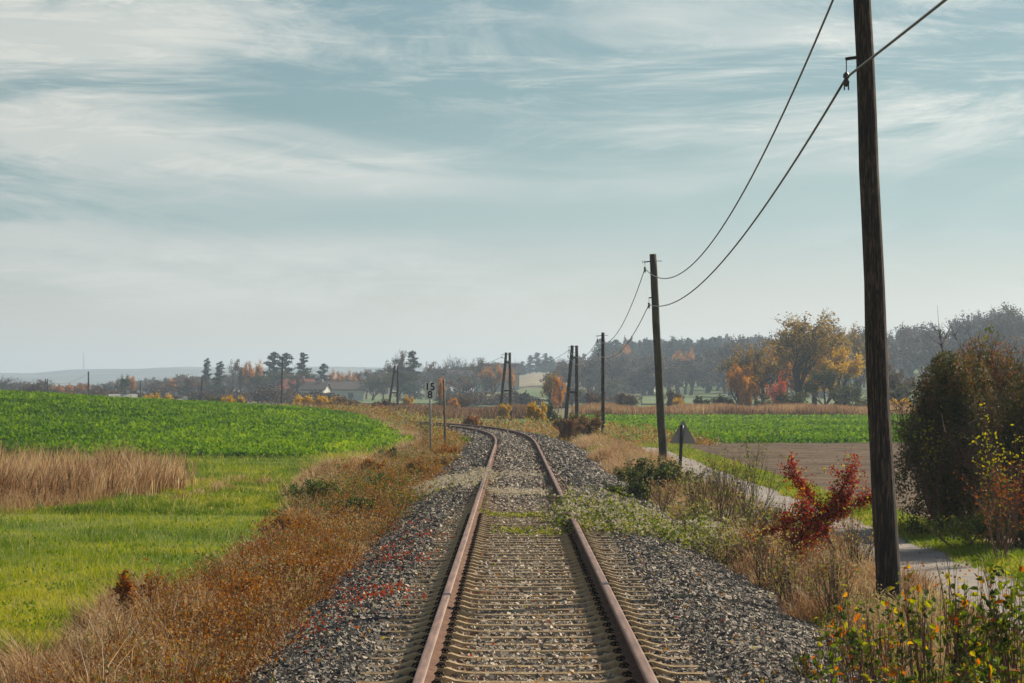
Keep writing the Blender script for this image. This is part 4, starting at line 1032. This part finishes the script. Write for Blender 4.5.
for i in range(230):
    x = 720+360*rng.random(); Y = 600+420*rng.random()
    top = np.interp(x, [720, 800, 870, 930, 980, 1024, 1100], [342, 336, 330, 324, 314, 310, 305])+rng.normal()*3+14*(rng.random() < .6)
    H = max(6, (CAMZ+(HY-top)*Y/F-float(G(WX(x, Y), Y))))
    it.append((rng.choice(['tall_brown', 'oak_brown', 'tall_olive', 'oak_olive']), x, Y, min(H, 26), 7+4*rng.random(), .42, rng.random()*.35))
for i in range(110):
    x = 560+190*rng.random(); Y = 640+260*rng.random()
    it.append((rng.choice(['oak_brown', 'oak_olive', 'tall_brown']), x, Y, 5+4*rng.random(), 7+4*rng.random(), .40, rng.random()*.5))
forest('bare_wood', 'hazy leafless grey-brown wood covering the right-hand hill', it, 'forest_brown')
it = []
for i in range(210):
    x = -60+620*rng.random(); Y = 800+600*rng.random()
    if 505 < x < 585 and Y < 1250: continue
    tp = np.interp(x, [0, 100, 150, 200, 330, 420, 470, 500, 560], [380, 384, 378, 374, 373, 367, 364, 361, 360])+rng.random()*12
    H = CAMZ+(HY-tp)*Y/F-float(G(WX(x, Y), Y))
    if H < 1.5: continue
    it.append((rng.choice(['oak_brown', 'oak_olive', 'tall_brown']), x, Y, min(H, 14), 8+5*rng.random(), .42, rng.random()*.5))
forest('village_trees', 'hazy low belt of trees around the distant village', it, 'forest_brown')
it = [(rng.choice(['shrub_brown', 'shrub_olive']), -40+660*rng.random(), 420+160*rng.random(), 1.6+1.8*rng.random(), 5+5*rng.random(), .33, rng.random()*.6) for i in range(70)]
it = [q_ for q_ in it if not 335 < q_[1] < 450]
forest('hedgerows', 'low brown hedges between the distant fields', it, 'forest_brown')

# ------------------------------------------------------------------ far buildings
def house(label, x, Y, w, d, h, rh, wall, roof, rz=0, ybase=None, wins=((-.3, .5), (0, .5), (.3, .5)), z0=None, ridge='x'):
    X = WX(x, Y); z = float(G(X, Y)) if z0 is None else z0
    t = thing('house', label, 'house', (X, Y, z), rz, 'distant village houses')
    b = MB(); b.box((0, 0, h/2-.5), (w, d, h+1)); 
    g = np.array([[-w/2, -d/2, h], [-w/2, d/2, h], [-w/2, 0, h+rh*.97], [w/2, -d/2, h], [w/2, d/2, h], [w/2, 0, h+rh*.97]])
    b.add(g, [np.array([[0, 1, 2], [3, 5, 4]])]); link('wall', b.mesh('wall'), wall, t)
    o_ = .4; r = MB(); e = -.15
    V = []
    for s in (-1, 1):
        V += [[-w/2-o_, s*(d/2+o_), h-rh*o_/(d/2)*1.0], [w/2+o_, s*(d/2+o_), h-rh*o_/(d/2)], [w/2+o_, 0, h+rh], [-w/2-o_, 0, h+rh]]
    V = np.array(V); V2 = V+np.array([0, 0, .2])
    r.add(np.concatenate([V, V2]), [np.array([[0, 1, 2, 3], [8, 9, 10, 11], [4, 5, 6, 7], [12, 13, 14, 15], [0, 1, 9, 8], [4, 5, 13, 12], [0, 3, 11, 8], [3, 7, 15, 11], [4, 7, 15, 12], [1, 2, 10, 9], [5, 6, 14, 13]])])
    rf = link('roof', r.mesh('roof'), roof, t)
    c = MB(); c.box((w*.22, d*.1, h+rh+.15), (.6, .6, 1.4)); link('chimney', c.mesh('chimney'), 'wallgrey', rf)
    for fx, fz in wins:
        m = MB(); m.box((fx*w, -d/2-.02, h*fz), (1.1, .08, 1.2)); link('window', m.mesh('window'), 'glass', t)
    return t
house('red-roofed house between the tall conifers', 295.5, 640, 8, 7, 2.6, 2.2, 'wallwhite', 'roofred')
house('long white-walled house low behind the bare tree', 331, 620, 14, 8, 2.6, 1.6, 'wallwhite', 'roofdark', .1)
house('pale wall of a small house left of the white-walled house', 316, 600, 5, 6, 2.6, 1.4, 'wallwhite', 'roofdark', -.2)
house('long barn with dark roof above the bare hedge trees', 462, 740, 11, 8, 4.4, 1.6, 'wallgrey', 'roofdark', .05, z0=1.6)
house('dark-roofed house partly behind the bend pole', 500, 760, 10, 9, 5.0, 2.6, 'wallgrey', 'roofdark', .05, z0=2.0)
house('tiny white cottage in the wood left of the leaning pole', 612, 700, 7, 5, 2.4, 1.6, 'wallwhite', 'roofdark', .4, z0=1.8)
house('second tiny pale cottage low in the wood by the leaning pole', 641, 700, 7, 5, 1.9, 1.3, 'wallwhite', 'roofdark', -.3, z0=.6)
house('small white house right of the thin pole at far left', 96, 590, 4.5, 4, 1.6, .8, 'wallwhite', 'roofdark')
house('small shed with a grey roof left of the thin pole above the crop', 123, 470, 4, 3, 1.0, .6, 'wallwhite', 'wallgrey', .2)
house('white cottage at the horizon right of the pole by the kilometre board', 461.5, 700, 5, 4, 1.6, 1, 'wallwhite', 'rooflight', .2)
house('squat pale tower block on the wooded ridge', 614, 1150, 3.2, 3, 6.3, .5, 'wallgrey', 'roofdark', .2, z0=9.0)
X = WX(83.5, 4100); zb = float(G(X, 4100))
t = thing('radio_mast', 'thin lattice radio mast on the far blue ridge', 'mast', (X, 4100, zb)); h = CAMZ+(HY-352)*4100/F-zb
for dx in (-.9, .9):
    for dy in (-.9, .9):
        mb = MB(); mb.tube([(dx, dy, -2), (dx*.5, dy*.5, h)], [.28, .18], 6); link('mast_leg', mb.mesh('mast_leg'), 'zinc', t)
mb = MB()
for i in range(24):
    f0, f1 = i/24*h, (i+1)/24*h; w0, w1 = .9-.45*f0/h, .9-.45*f1/h; s = 1 if i % 2 else -1
    for a in (-1, 1): mb.tube([(-s*w0, a*w0, f0), (s*w1, a*w1, f1)], .10, 4); mb.tube([(a*w0, -s*w0, f0), (a*w1, s*w1, f1)], .10, 4)
link('lattice', mb.mesh('lattice'), 'zinc', t)

# ------------------------------------------------------------------ near shrubs and saplings
def shrub_near(label, X, Y, H, Wd, stems, maxlev, nl, ls, leafm, trange, seed, name='shrub', cat='shrub', spread=.45, k=3, r=.010, rich=False, up=.15, zb=None, clump=.25, tfn=None, bare_lo=0.0, group='shrubs beside the track', twm='stem', droop=0):
    rr = np.random.default_rng(seed); z = float(G(X, Y)) if zb is None else zb
    root = thing(name, label, cat, (X, Y, z), 0, group)
    segs, tips = [], []
    for s in range(stems):
        p = np.array([rr.normal()*.12*Wd/H, rr.normal()*.12*Wd/H, 0]); d = np.array([rr.normal()*.35, rr.normal()*.35, 1.]); d /= np.linalg.norm(d)
        grow(rr, p, d, .38, 1, 0, maxlev, segs, tips, k, spread, up, .68, .10)
    A, B, R0, R1, lv, T0, T1 = finish(segs, tips, H, Wd)
    mb = MB(); segs_mesh(mb, A, B, R0*r, R1*r, 5); link('stems', mb.mesh('stems'), twm, root)
    i = rr.integers(0, len(T0), nl); f = rr.random(nl)[:, None]
    P = T0[i]*(1-f)+T1[i]*f+rr.normal(size=(nl, 3))*np.linalg.norm(T1-T0, axis=1).mean()*clump
    kz = P[:, 2] > bare_lo*H; P = P[kz]; i = i[kz]; n = len(P)
    ct = rr.random(len(T0)); t = trange[0]+(trange[1]-trange[0])*(ct[i]*.5+rr.random(n)*.5)
    if tfn is not None: t = tfn(P, t, rr)
    D = rand_dir(n, .1, rr); D[:, 2] -= droop; D = norm(D)
    mb = MB(); leaves(mb, P, D, ls*(.6+.7*rr.random(n)), ls*.62, np.clip(t, 0, 1), .22, rich)
    link('foliage', mb.mesh('foliage'), leafm, root)
    return root
S = shrub_near
S('low dark green leafy shrub at the foot of the greenish leaning pole', WX(655, 61), 61, 1.0, 1.9, 12, 3, 9000, .055, 'autumn', (.02, .24), 101, tfn=lambda P, t, rr: np.where(rr.random(len(t)) < .12, .42+.2*rr.random(len(t)), t))
S('small dark green shrub sloping down to the ballast beside it', WX(628, 58), 58, .55, 1.3, 8, 3, 3500, .05, 'autumn', (.0, .2), 102)
S('rounded brown-green bush at the foot of the double-legged pole', WX(580, 132), 132, 1.55, 2.2, 12, 3, 9000, .09, 'darkbush', (.2, .95), 103)
S('smaller reddish bush on the left flank of the rounded bush', WX(571, 128), 128, 1.2, 1.0, 8, 3, 3000, .08, 'darkbush', (.5, .92), 104)
S('rust-coloured round bush at the end of the visible rails', WX(473.5, 176), 176, .95, 1.05, 10, 3, 4500, .08, 'autumn', (.68, .86), 105)
S('yellow-orange leafy weed patch below the kilometre board', WX(432, 84), 84, .55, 1.5, 14, 3, 4200, .05, 'autumn', (.36, .76), 106)
S('dark leafy weed clump left of the kilometre board post', WX(392, 86), 86, .75, .8, 10, 3, 2600, .05, 'autumn', (.0, .3), 107)
S('thin dark sapling arching above the field edge left of the board', WX(416, 100), 100, 2.0, 1.1, 2, 3, 160, .07, 'autumn', (.05, .3), 108, spread=.7)
S('pale green low plant right of the wooden post by the ballast', WX(463, 118), 118, .6, 1.0, 8, 2, 1300, .06, 'autumn', (.25, .4), 109)
# bare twiggy weeds between the creeper and the red bush
for i, (x, Y, H, Wd, nl, lab) in enumerate(((700, 47, 1.45, 1.1, 500, 'twiggy weed clump with dark leaves left of the sign path view'), (722, 44, 1.75, 1.0, 420, 'tallest twiggy weed clump right of the triangular sign'), (742, 46, 1.5, 1.1, 380, 'bare arching weed clump before the path bend'), (690, 41, 1.05, 1.2, 600, 'low tangled weed clump above the creeper'), (755, 39, 1.15, .9, 420, 'brown weed clump left of the red bush'), (776, 42, 1.0, .7, 260, 'sparse weed stems behind the left arm of the red bush'), (724, 37, .7, .9, 500, 'low brown weed clump at the ballast edge below the twiggy weeds'))):
    S(lab, WX(x, Y), Y, H, Wd, 14, 3, int(nl*.5), .05, 'autumn', (.0, .62), 120+i, name='weed_clump', cat='weed', spread=.45, r=.0085, group='twiggy weeds by the path', twm='twig')
for i, (x, Y, H, Wd, nl, lab) in enumerate(((772, 33, .95, .8, 260, 'brown tangled weed clump below the left arm of the red bush'), (792, 30, .85, .7, 240, 'tangled dry weed clump at the ballast shoulder below the red bush'), (812, 36, 1.15, .8, 260, 'tall bare weed stems right behind the stem of the red bush'), (836, 28, .95, .7, 240, 'dry twiggy weed clump left of the tall dark pole foot'), (858, 33, 1.2, .7, 220, 'tall weed stems touching the left side of the tall dark pole'), (735, 36, .85, .9, 420, 'olive weed clump on the ballast edge left of the red bush'), (712, 52, 1.2, .9, 300, 'thin weed clump in front of the path under the triangular sign'), (668, 54, .9, .9, 420, 'straw-coloured weed clump right of the low dark green shrub'))):
    S(lab, WX(x, Y), Y, H, Wd, 16, 3, nl, .042, 'autumn', (.2, .78), 160+i, name='weed_clump', cat='weed', spread=.42, r=.0075, group='twiggy weeds by the path', twm='twig')
for i, (x, Y, H, Wd, nl, tr, lab) in enumerate(((246, 29, .52, .7, 1500, (.66, .84), 'low rust-leaved weed clump in the lower left verge'), (205, 26, .48, .6, 1300, (.52, .74), 'ochre weed clump at the meadow edge of the lower left verge'), (292, 33, .50, .7, 1600, (.68, .82), 'rusty orange weed clump in the middle of the left verge'), (330, 38, .45, .6, 1400, (.40, .66), 'yellowish weed clump near the ballast in the left verge'), (288, 44, .62, .9, 2000, (.56, .74), 'tan-orange weed clump on the meadow side of the left verge'), (352, 50, .60, .9, 2400, (.06, .30), 'dark olive weed clump half way up the left verge'), (318, 56, .75, 1.0, 2400, (.08, .34), 'olive green weed clump beside the pale tussocks'), (385, 62, .62, .9, 2400, (.05, .26), 'dark green weed clump near the cream creeper'), (372, 70, .8, 1.1, 2600, (.60, .80), 'brown-orange weed clump behind the dark green one'), (414, 74, .7, .9, 2400, (.50, .74), 'amber weed clump left of the kilometre board'), (448, 96, .7, .9, 2000, (.60, .80), 'rusty weed clump right of the kilometre board'), (455, 88, .5, .8, 1800, (.38, .60), 'yellow weed clump at the ballast right of the kilometre board'))):
    S(lab, WX(x, Y), Y, H, Wd, 14, 3, nl, .032+.0003*Y, 'autumn', tr, 180+i, name='weed_clump', cat='weed', spread=.45, r=.006, group='weed clumps in the left verge', twm='twig')
# saplings with yellow-green tips further off in front of the ploughed field
S('slender sapling with small green leaves against the ploughed field', WX(753, 50), 50, 1.9, .5, 2, 3, 160, .05, 'autumn', (.1, .42), 131, spread=.3)
# red bush
def red_bush():
    Y = 35.; base = W(852, 590, Y); base[2] = float(G(base[0], Y))
    root = thing('red_bush', 'crimson-leaved bush with forked arms standing left of the tall dark pole', 'bush', base, 0, 'shrubs beside the track')
    rr = np.random.default_rng(5)
    arms = [([(852, 590), (840, 560), (826, 535), (822, 515)], .05), ([(822, 515), (800, 518), (778, 526), (760, 534)], .55), ([(824, 525), (806, 530), (795, 540), (788, 545)], .5),
            ([(822, 515), (812, 498), (800, 480), (790, 468)], .45), ([(822, 515), (838, 498), (850, 480), (858, 461)], .5), ([(826, 520), (845, 510), (862, 500), (874, 497)], .45), ([(822, 520), (835, 515), (845, 505), (850, 490)], .5), ([(824, 528), (812, 520), (802, 508), (795, 503)], .4), ([(826, 530), (815, 540), (806, 548), (800, 552)], .4)]
    wood = MB(); P_ = []
    for j, (pl, dep) in enumerate(arms):
        P = np.array([W(x, y, Y) for x, y in pl]); P[:, 1] += (np.linspace(0, 1, 4)*rr.normal()*.35 if j else 0); P = P-base
        if j == 0: P[0] = 0; wood.tube(P, [.022, .02, .017, .014], 7); continue
        wood.tube(P, [.012, .009, .007, .004], 5)
        m = 620 if j in (1, 4) else 400; t = rr.random(m)*3; i = t.astype(int); f = (t-i)[:, None]
        sp = .034+.045*rr.random((m, 1))
        Q = P[i]*(1-f)+P[i+1]*f+rr.normal(size=(m, 3))*sp*1.25*np.array([1, 1.3, 1.15]); P_.append(Q)
        for q_ in range(12):
            tq = rr.random()*3; iq = int(tq); b0 = P[iq]*(1-tq+iq)+P[iq+1]*(tq-iq); dq = norm(P[iq+1]-P[iq]+rr.normal(size=3)*.16+np.array([0, 0, .05])); lq = .10+.16*rr.random()
            segs_mesh(wood, [b0], [b0+dq*lq], [.005], [.002], 4); g_ = rr.random((48, 1)); P_.append(b0+dq*lq*g_*1.15+rr.normal(size=(48, 3))*.026)
        tw = rr.integers(0, m, 60); segs_mesh(wood, (P[i]*(1-f)+P[i+1]*f)[tw], Q[tw], np.full(60, .004), np.full(60, .002), 3)
    link('branches', wood.mesh('branches', True), 'stem', root)
    P_ = np.concatenate(P_); n = len(P_); t = rr.random(n)*.62+.05; y = rr.random(n) < .09; t[y] = .9+.1*rr.random(y.sum())
    lo = (P_[:, 2] < np.percentile(P_[:, 2], 45)) & (rr.random(n) < .35); t[lo] = .8
    mb = MB(); leaves(mb, P_, rand_dir(n, .1, rr), .028+.02*rr.random(n), .022, t, .2); link('foliage', mb.mesh('foliage'), 'red', root)
    mb = MB(); m = 260; Q = P_[rr.integers(0, n, m)]+rr.normal(size=(m, 3))*.05; leaves(mb, Q, rand_dir(m, .1, rr), .05, .04, .3+.4*rr.random(m), .2, True); link('yellow_leaves', mb.mesh('yellow_leaves'), 'leafmix', root)
red_bush()
# big dark bush on the right
def hedge_bush(label, cx, Y, H, rx, ry, n, ls, m, trange, seed, twn=500, low=.0, lump=.28, twout=.4):
    rr = np.random.default_rng(seed); X = WX(cx, Y); z = float(G(X, Y)); root = thing('large_bush', label, 'bush', (X, Y, z), 0, 'large bushes right of the path')
    lumps = [(rr.normal(size=3)*np.array([.45, .45, .30])+np.array([0, 0, .52]), .22+.2*rr.random()) for _ in range(34)]
    P = []
    for c, r_ in lumps:
        d = rand_dir(n//34, 0, rr); P.append(c+d*r_*(.55+.5*rr.random((n//34, 1))**.6))
    d = rand_dir(n//3, 0, rr); P.append(d*np.array([.8, .8, .46])*(.55+.42*rr.random((n//3, 1)))+np.array([0, 0, .48]))
    P = np.concatenate(P); env = 1.06*np.sqrt(np.clip(1-(np.clip(P[:, 2], 0, 1.05)/1.06)**2.0, 0, 1))*(.8+.3*fnoise(P[:, 0]*2+5, P[:, 2]*2+P[:, 1], .5, seed+3))+.05
    P = P[(P[:, 2] > low) & (P[:, 2] < 1.04) & (np.hypot(P[:, 0], P[:, 1]) < env)]
    ct = fnoise(P[:, 0]*3+P[:, 2]*2, P[:, 1]*3+P[:, 2]*3, .5, seed)
    P = P*np.array([rx, ry, H]); k = len(P); t = trange[0]+(trange[1]-trange[0])*np.clip((ct-.5)*1.6+.5+rr.normal(size=k)*.15, 0, 1)
    yl = rr.random(k) < .012; t[yl] = .97
    mb = MB(); leaves(mb, P, rand_dir(k, .1, rr), ls*(.6+.8*rr.random(k)), ls*.6, t, .2); link('foliage', mb.mesh('foliage'), m, root)
    segs, tips = [], []
    for s in range(9):
        p = np.array([rr.normal()*.15, rr.normal()*.15, 0]); d = np.array([rr.normal()*.5, rr.normal()*.5, 1.]); grow(rr, p, d/np.linalg.norm(d), .36, 1, 0, 4, segs, tips, 3, .5, .15, .72, .12)
    A, B, R0, R1, lv, T0, T1 = finish(segs, tips, H*1.08, rx*2.15)
    mb = MB(); segs_mesh(mb, A, B, R0*.03, R1*.03, 4, .5); 
    m_ = twn*4; i = rr.integers(0, len(T0), m_); f = rr.random((m_, 1)); Q = T0[i]*(1-f)+T1[i]*f; D = norm(T1[i]-T0[i]+rr.normal(size=(m_, 3))*.2)
    segs_mesh(mb, Q, Q+D*(.12+.3*rr.random((m_, 1))), np.full(m_, .005), np.full(m_, .002), 3, .5)
    link('stems', mb.mesh('stems'), 'twig', root)
    return root
hedge_bush('tall dark olive bush at the right edge across the path', 956, 47, 2.95, 1.05, 1.2, 50000, .052, 'darkbush', (.02, .82), 201, twn=500)
hedge_bush('reddish twiggy bush top leaning over the dark bush at the right edge', 995, 50, 3.35, 1.25, 1.3, 30000, .052, 'darkbush', (.22, .92), 202, twn=1000)
hedge_bush('olive and yellow bush farthest right at the picture edge', 1050, 43, 2.7, 1.2, 1.2, 42000, .045, 'darkbush', (.1, .8), 203)
S('spindly shrub with yellow leaves before the dark bush', WX(938, 46.2), 46.2, 2.1, 1.0, 3, 3, 150, .06, 'leafmix', (.45, .68), 210, spread=.6, bare_lo=.5)
S('tall yellow-orange leafy shoots at the right picture edge', WX(1004, 41), 41, 2.3, 1.0, 6, 3, 320, .055, 'leafmix', (.40, .74), 211, spread=.4, bare_lo=.2)
S('reddish bare-stemmed shrub at the path edge right', WX(1002, 39.5), 39.5, 1.6, .9, 10, 3, 500, .045, 'autumn', (.7, .95), 212)
S('low green-yellow weeds at the foot of the dark bush', WX(975, 42.5), 42.5, .55, 1.7, 16, 3, 5000, .04, 'autumn', (.1, .5), 213)
S('green trailing sprig high at the right picture edge', WX(1012, 52.5), 52.5, 3.7, 2.3, 5, 4, 900, .09, 'autumn', (.15, .4), 214, spread=.5, bare_lo=.6)
# foreground saplings bottom right
def lm(P, t, rr):
    a = rr.random(len(t)); return np.where(a < .56, .0+.40*rr.random(len(t)), np.where(a < .80, .45+.22*rr.random(len(t)), .70+.2*rr.random(len(t))))
fg = [(812, 20.5, .62, .4, 6, 90, 'short sparse shoots at the foot of the ballast slope'),
      (880, 18.6, .86, .9, 7, 110, 'thin tangled stems with few leaves crossing in front of the pole foot'),
      (838, 21, .95, .50, 5, 120, 'thin-leaved dogwood shoots at the ballast edge, leftmost of the foreground shoots'),
      (866, 20, .92, .45, 5, 150, 'foreground dogwood shoots directly before the tall dark pole'),
      (893, 19.5, 1.05, .5, 6, 230, 'foreground dogwood shoots with orange leaves just right of the tall dark pole'),
      (925, 19, 1.30, .50, 7, 230, 'foreground shoots with dense red stems and orange leaves before the path'),
      (957, 18.5, 1.36, .45, 6, 220, 'foreground shoots with large orange leaves in front of the path edge'),
      (985, 18.5, 1.15, .5, 8, 420, 'leafy yellow-green foreground shrub second from the right edge'),
      (1014, 18, 1.42, .55, 9, 560, 'tall fresh green and yellow shrub in the bottom right corner'),
      (905, 17.6, .75, .8, 8, 300, 'low mixed-colour leafy shrub at the bottom right of the pole foot'),
      (850, 18.2, .60, .6, 6, 120, 'low twiggy sprigs at the bottom edge beside the ballast'),
      (970, 17.4, .85, .8, 10, 520, 'dense dark and orange leaved shrub at the bottom edge right')]
for i, (x, Y, H, Wd, st, nl, lab) in enumerate(fg):
    S(lab, WX(x, Y), Y, H, Wd, int(st*1.6), 2, int(nl*(.62 if i < 5 else .55)), .066, 'leafmix', (0, 1), 300+i, spread=.28, k=3, r=.0075, rich=True, clump=.12, tfn=(lambda P, t, rr: np.where(rr.random(len(t)) < .75, .1+.42*rr.random(len(t)), lm(P, t, rr))) if i in (7, 8) else lm, bare_lo=.28, group='foreground shoots at the bottom right', droop=.3)
# orange-leaved weed on the left
S('orange-leaved weed standing like a small post in the meadow edge', WX(128, 27), 27, .72, .18, 4, 2, 420, .05, 'autumn', (.60, .92), 401, spread=.2, rich=True, twm='twig', name='weed', cat='weed')
S('brown-leaved weed leaning right of the post-like weed', WX(150, 27.4), 27.4, .72, .3, 3, 2, 90, .05, 'autumn', (.62, .86), 402, spread=.4, rich=True, twm='twig', name='weed', cat='weed')
S('low orange bramble clump below the post-like weed', WX(146, 26), 26, .42, .7, 9, 3, 900, .042, 'autumn', (.55, .9), 403, name='bramble', cat='bramble', rich=True)

# ------------------------------------------------------------------ haze, sky, sun, camera
bm = MB(); bm.box((0, 2650, 33), (7600, 5600, 76)); hz = bm.mesh('haze')
m, nt, out = mat('air_haze'); pv = nd(nt, 'ShaderNodeVolumePrincipled'); pv.inputs['Color'].default_value = (.64, .81, 1, 1); pv.inputs['Density'].default_value = .00030
pv.inputs['Anisotropy'].default_value = .3
nt.links.new(pv.outputs[0], out.inputs['Volume']); hz.materials.append(m); tag(link('haze', hz), 'thin bluish autumn haze over the fields', 'haze', None, 'stuff')
EL, AZ_ = radians(33), radians(46)     # sun: right of the view and a little ahead
w = bpy.data.worlds.new("World"); scene.world = w; w.use_nodes = True; nt = w.node_tree; nt.nodes.clear(); L = nt.links
out = nd(nt, 'ShaderNodeOutputWorld'); bg = nd(nt, 'ShaderNodeBackground'); bg.inputs[1].default_value = .10; L.new(bg.outputs[0], out.inputs[0])
sky = nd(nt, 'ShaderNodeTexSky', sky_type='NISHITA'); sky.sun_disc = False; sky.sun_elevation = EL; sky.sun_rotation = AZ_; sky.air_density = 1.2; sky.dust_density = 2.0
tc = nd(nt, 'ShaderNodeTexCoord'); sx = nd(nt, 'ShaderNodeSeparateXYZ'); L.new(tc.outputs['Generated'], sx.inputs[0])
def cloud(scale, rot, sc, det, rough, dist, lo, hi, off=(0, 0, 0)):
    mp = nd(nt, 'ShaderNodeMapping'); mp.inputs['Rotation'].default_value = (0, rot, 0); mp.inputs['Scale'].default_value = sc; mp.inputs['Location'].default_value = off
    L.new(tc.outputs['Generated'], mp.inputs['Vector'])
    n = nd(nt, 'ShaderNodeTexNoise'); n.inputs['Scale'].default_value = scale; n.inputs['Detail'].default_value = det; n.inputs['Roughness'].default_value = rough; n.inputs['Distortion'].default_value = dist
    L.new(mp.outputs[0], n.inputs['Vector']); r = ramp(nt, [(lo, (0, 0, 0)), (hi, (1, 1, 1))], 'EASE'); L.new(n.outputs['Fac'], r.inputs[0]); return r
c1 = cloud(4.2, radians(9), (1, 1, 5.2), 12, .64, 1.1, .44, .60, (2.3, 0, 1.1))
c2 = cloud(8, radians(11), (1, 1, 8), 12, .74, 2.0, .47, .66, (3.1, 1, 2))
c3 = cloud(4.0, radians(8), (1, 1, 3.5), 3, .5, .4, .34, .58, (7.3, 2, 5.2))
def math_(op, a, b):
    n = nd(nt, 'ShaderNodeMath', operation=op)
    for i, v in enumerate((a, b)):
        if isinstance(v, (int, float)): n.inputs[i].default_value = v
        else: L.new(v, n.inputs[i])
    n.use_clamp = True
    return n.outputs[0]
# base sky: Nishita under a thin high veil, denser toward the horizon
el = ramp(nt, [(0, (6.3, 5.6, 4.5)), (.03, (4.3, 4.3, 3.85)), (.06, (1.85, 2.95, 3.15)), (.10, (1.05, 2.1, 2.4)), (.15, (.9, 1.8, 2.2)), (.30, (1.0, 1.4, 1.85)), (1, (.7, 1.05, 1.5))])
L.new(sx.outputs[2], el.inputs[0])
mv = nd(nt, 'ShaderNodeMix', data_type='RGBA'); mv.inputs[0].default_value = .88; L.new(sky.outputs[0], mv.inputs[6]); L.new(el.outputs[0], mv.inputs[7])
cm_ = math_('MULTIPLY', math_('ADD', math_('MULTIPLY', c1.outputs[0], .80), math_('MULTIPLY', c2.outputs[0], .40)), math_('ADD', math_('MULTIPLY', c3.outputs[0], .88), .12))
ce = ramp(nt, [(0, (.5, .5, .5)), (.04, (.9, .9, .9)), (.09, (1, 1, 1)), (.2, (.9, .9, .9)), (.4, (.25, .25, .25))]); L.new(sx.outputs[2], ce.inputs[0]); cm_ = math_('MULTIPLY', cm_, ce.outputs[0])
mc = nd(nt, 'ShaderNodeMix', data_type='RGBA'); L.new(cm_, mc.inputs[0]); L.new(mv.outputs[2], mc.inputs[6]); mc.inputs[7].default_value = (5.2, 5.25, 4.85, 1)
dt = nd(nt, 'ShaderNodeVectorMath', operation='DOT_PRODUCT'); L.new(tc.outputs['Generated'], dt.inputs[0]); dt.inputs[1].default_value = (sin(AZ_)*cos(EL), cos(AZ_)*cos(EL), sin(EL))
gl = nd(nt, 'ShaderNodeMapRange'); gl.inputs[1].default_value = .42; gl.inputs[2].default_value = .80; gl.inputs[3].default_value = .80; gl.inputs[4].default_value = 1.22; L.new(dt.outputs['Value'], gl.inputs[0])
vs = nd(nt, 'ShaderNodeVectorMath', operation='SCALE'); L.new(mc.outputs[2], vs.inputs[0]); L.new(gl.outputs[0], vs.inputs['Scale']); L.new(vs.outputs[0], bg.inputs[0])
sl = bpy.data.lights.new('sun', 'SUN'); sl.energy = 5.0; sl.angle = radians(.6); sl.color = (1, .88, .70)
so = bpy.data.objects.new('sun', sl); COL.objects.link(so)
from mathutils import Vector
sd = Vector((sin(AZ_)*cos(EL), cos(AZ_)*cos(EL), sin(EL))); so.rotation_euler = sd.to_track_quat('Z', 'Y').to_euler()
cam = bpy.data.cameras.new('camera'); cam.sensor_width = 36; cam.lens = F/1024*36; cam.clip_end = 20000; cam.clip_start = .1
co = bpy.data.objects.new('camera', cam); COL.objects.link(co); co.location = (0, 0, CAMZ); co.rotation_euler = (radians(90)+math.atan((HY-341.5)/F), 0, 0); scene.camera = co
scene.view_settings.view_transform = 'Standard'; scene.view_settings.look = 'None'; scene.view_settings.exposure = .54; scene.view_settings.gamma = 1
scene.cycles.max_bounces = 6; scene.cycles.volume_bounces = 0; scene.cycles.transparent_max_bounces = 4
scene.cycles.use_denoising = True
